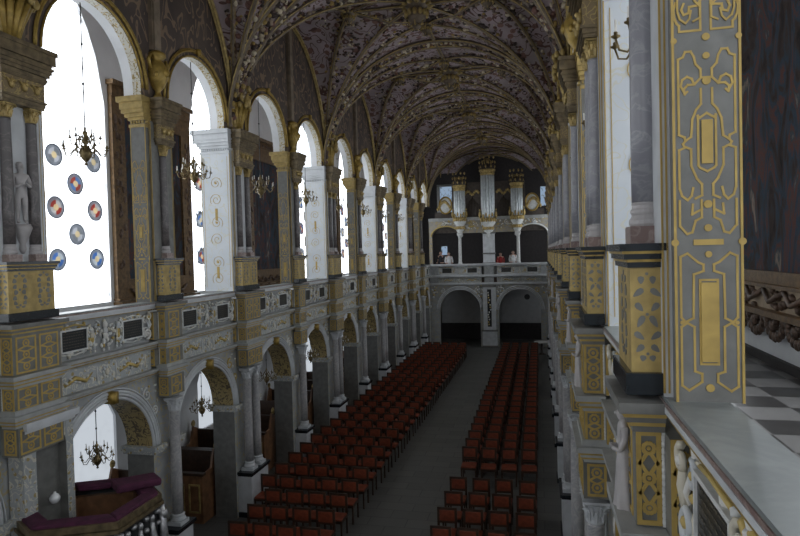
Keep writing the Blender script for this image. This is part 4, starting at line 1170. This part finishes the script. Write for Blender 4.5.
b = MB(); b.box(XC-4.0,XC-3.55,45.9,45.95,6.1,6.75); struct(b.build('window_92', M['sky_dim2'] if 'sky_dim2' in M else M['sky_dim']))
b = MB(); b.box(XC+3.4,XC+3.75,yl+2.0,yl+2.05,9.3,10.6); struct(b.build('window_93', M['sky_dim']))
# undercroft wall with wainscot and two small ventilation roundels
b = MB(); b.box(-8.3, 1.8, 44, 44.15, 0, 4.2); struct(b.build('wall_far_undercroft', M['concrete']))
b = MB(); b.box(-8.3, 1.8, 43.9, 43.999, 0, 1.15); struct(b.build('baseboard_far', M['wains']))
for i, x in enumerate((XC-1.05, XC+2.35)):
    b = MB(); b.lathe([(.2,-.02),(.17,.02)], 14); b.v = [(p[0], p[2], p[1]) for p in b.v]
    o = b.build('wall_roundel', M['tablet'], smooth=False); o.location = (x, 43.97, 3.0); tag(o, 'dark roundel on the wall behind the %s far arch' % ('left','right')[i], 'roundel')
# people in the loft
def person(loc, rz, cloth, trousers, label, h=1.72, skin=M['skin'], arms=None):
    t = thing('person', label, 'person', loc, rz)
    me = figure_mesh('body', h, arms or ((.08,-.02,.66),(.09,-.08,.55),(.03,-.16,.56))); mesh_obj('body', me, skin, t)
    b = face_mb(h); b.build('face', skin, t, True)
    b = MB(); b.blob((0,.012*h,.955*h),(.056*h,.064*h,.052*h),10,8); b.build('hair', M['hair'], t, True)
    b = MB(); 
    b.lathe([(.100*h,.47*h),(.098*h,.55*h),(.10*h,.66*h),(.108*h,.74*h),(.09*h,.80*h),(.04*h,.84*h),(.038*h,.85*h)], 14, sy=.75)
    for s in (1,-1): b.tube([(s*.10*h,0,.80*h),(s*.14*h,-.02*h,.67*h),(s*.14*h,-.07*h,.57*h)], [.042*h,.037*h,.03*h], 8)
    b.build('shirt', cloth, t, True)
    b = MB()
    for s in (1,-1): b.tube([(s*.05*h,0,.50*h),(s*.058*h,-.01*h,.28*h),(s*.058*h,.01*h,.04*h)], [.066*h,.052*h,.036*h], 8)
    b.build('trousers', trousers, t, True); return t
person((XC-2.75, YE+.75, 4.6), .3, M['white_cloth'], M['blue_cloth'], 'person in a white shirt leaning at the far loft parapet on the left')
person((XC-3.3, YE+.85, 4.6), -.3, M['black_cloth'], M['black_cloth'], 'person in black beside the person in white, by the left wall of the loft', 1.78)
person((XC+1.55, YE+.75, 4.6), .2, M['white_cloth'], M['blue_cloth'], 'person in pale clothing near the right loft column', 1.7)
person((XC+.72, YE+.8, 4.6), 0, M['red_cloth'], M['black_cloth'], 'person in red right of the square loft pier', 1.6)
# ================================================================== PULPIT
pz = 2.8
poly = [(-7.39,7.14),(-6.63,6.69),(-5.68,7.13),(-5.69,8.08),(-6.38,8.65),(-7.30,8.20)]
pc = (sum(p[0] for p in poly)/6, sum(p[1] for p in poly)/6)
pul = thing('pulpit', 'pulpit with purple velvet rim and silver carved sides at the lower left', 'pulpit', (pc[0], pc[1], 0))
def pp(k, s): k %= 6; return ((poly[k][0]-pc[0])*s, (poly[k][1]-pc[1])*s)
def ring(m, s0, s1, z0, z1, ks=range(6)):
    for k in ks:
        a, b_, c, d = pp(k,s0), pp(k+1,s0), pp(k+1,s1), pp(k,s1)
        m.add([(*a,z0),(*b_,z0),(*c,z0),(*d,z0),(*a,z1),(*b_,z1),(*c,z1),(*d,z1)], [(0,1,2,3),(7,6,5,4),(0,4,5,1),(1,5,6,2),(2,6,7,3),(3,7,4,0)])
b = MB(); ring(b, .90, 1.0, 1.75, 2.66); b.build('side_panel', M['tablet'], pul)
b = MB(); b.ext([pp(k,.92) for k in range(6)], 1.70, 1.78, lambda a,q,d: (a,q,d)); b.build('inner_floor', M['wood2'], pul)
b = MB(); ring(b, .80, .90, 1.78, 2.60); b.build('inner_lining', M['wood2'], pul)
b = MB(); ring(b, .74, 1.0, 2.70, 2.80, (0,1,2,3,4)); b.build('velvet_rim', M['velvet'], pul, bevel=.03)
b = MB(); b.box(-.33,.33,-.2,.2,-.03,.09); o = b.build('velvet_cushion', M['velvet'], pul, bevel=.04); o.location = (.38,.52,2.84); o.rotation_euler = (0,.05,.9)
b = MB(); ring(b, .98, 1.05, 2.66, 2.75); ring(b, .98, 1.08, 2.60, 2.65); ring(b,.98,1.06,1.70,1.80); b.build('cornice', M['antique'], pul)
b = MB(); rr = random.Random(8)
for k in range(6):
    a, c = pp(k,1.02), pp(k+1,1.02)
    for i in range(7):
        t_ = (i+.5)/7; x, y = a[0]+(c[0]-a[0])*t_, a[1]+(c[1]-a[1])*t_
        if i in (1,3,5): b.tube([(x,y,1.85),(x*1.03,y*1.03,2.1),(x,y,2.3),(x,y,2.42)], [.05,.07,.05,.03], 6); b.blob((x,y,2.47),(.05,.05,.06)); b.blob((x*1.04,y*1.04,2.15),(.06,.06,.08))
        else: 
            for z in (1.9,2.1,2.35,2.52): b.blob((x,y,z),(.05,.05,.04))
    b.tube([(a[0]*1.02,a[1]*1.02,1.8),(a[0]*1.05,a[1]*1.05,2.1),(a[0]*1.02,a[1]*1.02,2.58)], [.04,.06,.05], 8); b.blob((a[0]*1.05,a[1]*1.05,2.45),(.07,.07,.08))
b.build('silver_carving', M['silver'], pul, True)
b = MB(); b.lathe([(.12,0),(.14,.05),(.12,.1),(.12,1.0),(.2,1.2),(.5,1.5),(.75,1.72)], 12); b.build('stem', M['black'], pul, True)
b = MB(); b.lathe([(.005,.0),(.05,.01),(.075,.06),(.075,.09),(.05,.13),(.02,.15),(.02,.17)], 16); o = b.build('glass_globe', M['glass'], smooth=True)
o.location = (-6.93, 7.42, 2.80); tag(o, 'small clear glass globe standing on the pulpit rim', 'globe')
b = MB(); b.box(-.10,.10,-.07,.07,0,.02); o = b.build('folded_cloth', M['white_cloth']); o.location = (-6.15, 7.55, 1.79); o.rotation_euler=(0,0,.6); tag(o, 'white folded cloth inside the pulpit', 'cloth')
# doorway niche beside the pulpit
t = thing('pulpit_doorway', 'pale carved doorway with dark arched recess left of the pulpit', 'doorway', P(-1, 7.05+.20, U0-.13, 0), PI/2)
b = MB(); 
ap = [(-.275,2.0),(-.275,3.55)] + [(-.275*math.cos(PI*i/10), 3.62+.26*math.sin(PI*i/10)) for i in range(11)] + [(.275,3.55),(.275,2.0)]
for p, q in zip(ap, ap[1:]): b.add([(p[0],-.10,p[1]),(q[0],-.10,q[1]),(q[0],.04,q[1]),(p[0],.04,p[1])], [(0,1,2,3)])
b.add([(p[0],.035,p[1]) for p in ap], [tuple(range(len(ap)))]); b.build('recess', M['slate'], t)
b = MB()
b.box(-.50,-.28,-.10,.15,1.7,3.95); b.box(.28,.42,-.10,.15,1.7,3.95)
for p, q in zip(ap[1:-1], ap[2:-1]): b.add([(p[0],-.10,p[1]),(q[0],-.10,q[1]),(q[0],-.10,4.02),(p[0],-.10,4.02)], [(0,1,2,3)])
b.build('surround', M['frieze'], t)
b = MB(); b.box(-.52,.46,-.20,.04,4.0,4.1); b.box(-.50,.42,-.15,.04,3.95,4.0); b.build('hood', M['pale'], t)
# ================================================================== PEWS in the left aisle
def make_pew():
    t = thing('box_pew', '', 'pew')
    b = MB(); b.box(-.95,.95,-.03,.03,0,1.15); b.build('front_board', M['wood2'], t)
    b = MB()
    for i in range(4):
        x = -.70+i*.47; 
        for (x0,x1,z0,z1) in ((x-.17,x+.17,.90,.94),(x-.17,x+.17,.25,.29),(x-.17,x-.13,.25,.94),(x+.13,x+.17,.25,.94)): b.box(x0,x1,-.05,-.03,z0,z1)
    b.build('panel_moulding', M['goldv'], t)
    b = MB(); b.box(-1.0,1.0,-.07,.07,1.15,1.21); b.build('top_rail', M['wood'], t)
    b = MB(); b.box(-.95,.95,.35,.75,.42,.46); b.build('bench', M['wood2'], t)
    for s in (-1,1):
        b = MB(); b.ext([(.0,0),(.80,0),(.80,1.5),(.55,1.62),(.40,1.2),(0,1.15)], 0, .06, lambda a,q,d,s=s: (s*(.95-d)+(0), a, q)); b.build('side_panel', M['wood2'], t)
        b = MB(); b.blob((s*.95,.62,1.68),(.06,.08,.10)); b.build('finial', M['goldv'], t, True)
    b = MB(); b.box(-.95,.95,.74,.80,0,1.5); b.build('backrest', M['wood'], t)
    return t
pw = make_pew(); n = 0
cs = sorted(singles()+twins())
for a, e in zip(cs, cs[1:]):
    if a < 5 or a > 30: continue
    m = (a+e)/2
    for j, dv in enumerate((-.85, .75)):
        dup(pw, (-8.72, m+dv+.1, 0), 0, 'brown panelled pew in the left aisle behind the %s ground arch, %s row' % (ordn(n), ('nearer','farther')[j]), 'pews in the left aisle', (.88,1,1))
    n += 1
# ================================================================== CHAIRS
chr_ = make_chair(); rr = random.Random(3)
rows_r = [11.75,12.65,13.55,14.45] + [16.75 + .785*i for i in range(26)]
for i, y in enumerate(rows_r):
    for j in range(4):
        dup(chr_, (-.38-.54*j + rr.uniform(-.012,.012), y-.2+rr.uniform(-.02,.02), 0), rr.uniform(-.03,.03), 'leather chair right of the aisle, %s row from the camera, %s seat from aisle' % (ordn(i), ordn(3-j)), 'chairs right of the aisle')
rows_l = [11.3 + .86*i for i in range(30)]
for i, y in enumerate(rows_l):
    for j in range(5 if i > 2 else 4):
        dup(chr_, (-4.55-.53*j + rr.uniform(-.012,.012), y-.2+rr.uniform(-.02,.02), 0), rr.uniform(-.03,.03), 'leather chair left of the aisle, %s row from the camera, %s seat from aisle' % (ordn(i), ordn(j)), 'chairs left of the aisle')
t = thing('round_table', 'small round white-topped table at the far right end of the nave', 'table', (.05, 37.6, 0))
b = MB(); b.lathe([(.45,.72),(.46,.74),(.45,.77)], 20); b.build('tabletop', M['white'], t)
b = MB(); b.lathe([(.25,0),(.22,.04),(.05,.10),(.05,.72)], 12); b.build('pedestal', M['wood'], t, True)
# ================================================================== CAMERA, LIGHT, VIEW
yaw, pit, rol = (math.radians(a) for a in (12.896, 1.372, -1.465))
fwd = Vector((-math.sin(yaw)*math.cos(pit), math.cos(yaw)*math.cos(pit), -math.sin(pit)))
rt = Vector((math.cos(yaw), math.sin(yaw), 0)); upv = rt.cross(fwd)
r2 = rt*math.cos(rol) + upv*math.sin(rol); u2 = -rt*math.sin(rol) + upv*math.cos(rol)
cam = bpy.data.cameras.new('camera'); co = bpy.data.objects.new('camera', cam); COL.objects.link(co)
mw = Matrix((r2, u2, -fwd)).transposed().to_4x4(); mw.translation = Vector((0,0,6.3)); co.matrix_world = mw
cam.sensor_width = 36; cam.lens = 609.8/800*36; cam.clip_start = .05; cam.clip_end = 200
S.camera = co
w = bpy.data.worlds.new('sky'); S.world = w; w.use_nodes = True
w.node_tree.nodes['Background'].inputs[0].default_value = (.5,.6,.75,1); w.node_tree.nodes['Background'].inputs[1].default_value = .3
S.view_settings.view_transform = 'Standard'; S.view_settings.look = 'None'; S.view_settings.gamma = 1; S.view_settings.exposure = -1.1
S.cycles.use_denoising = True; S.cycles.max_bounces = 6; S.cycles.diffuse_bounces = 4; S.cycles.sample_clamp_indirect = 6
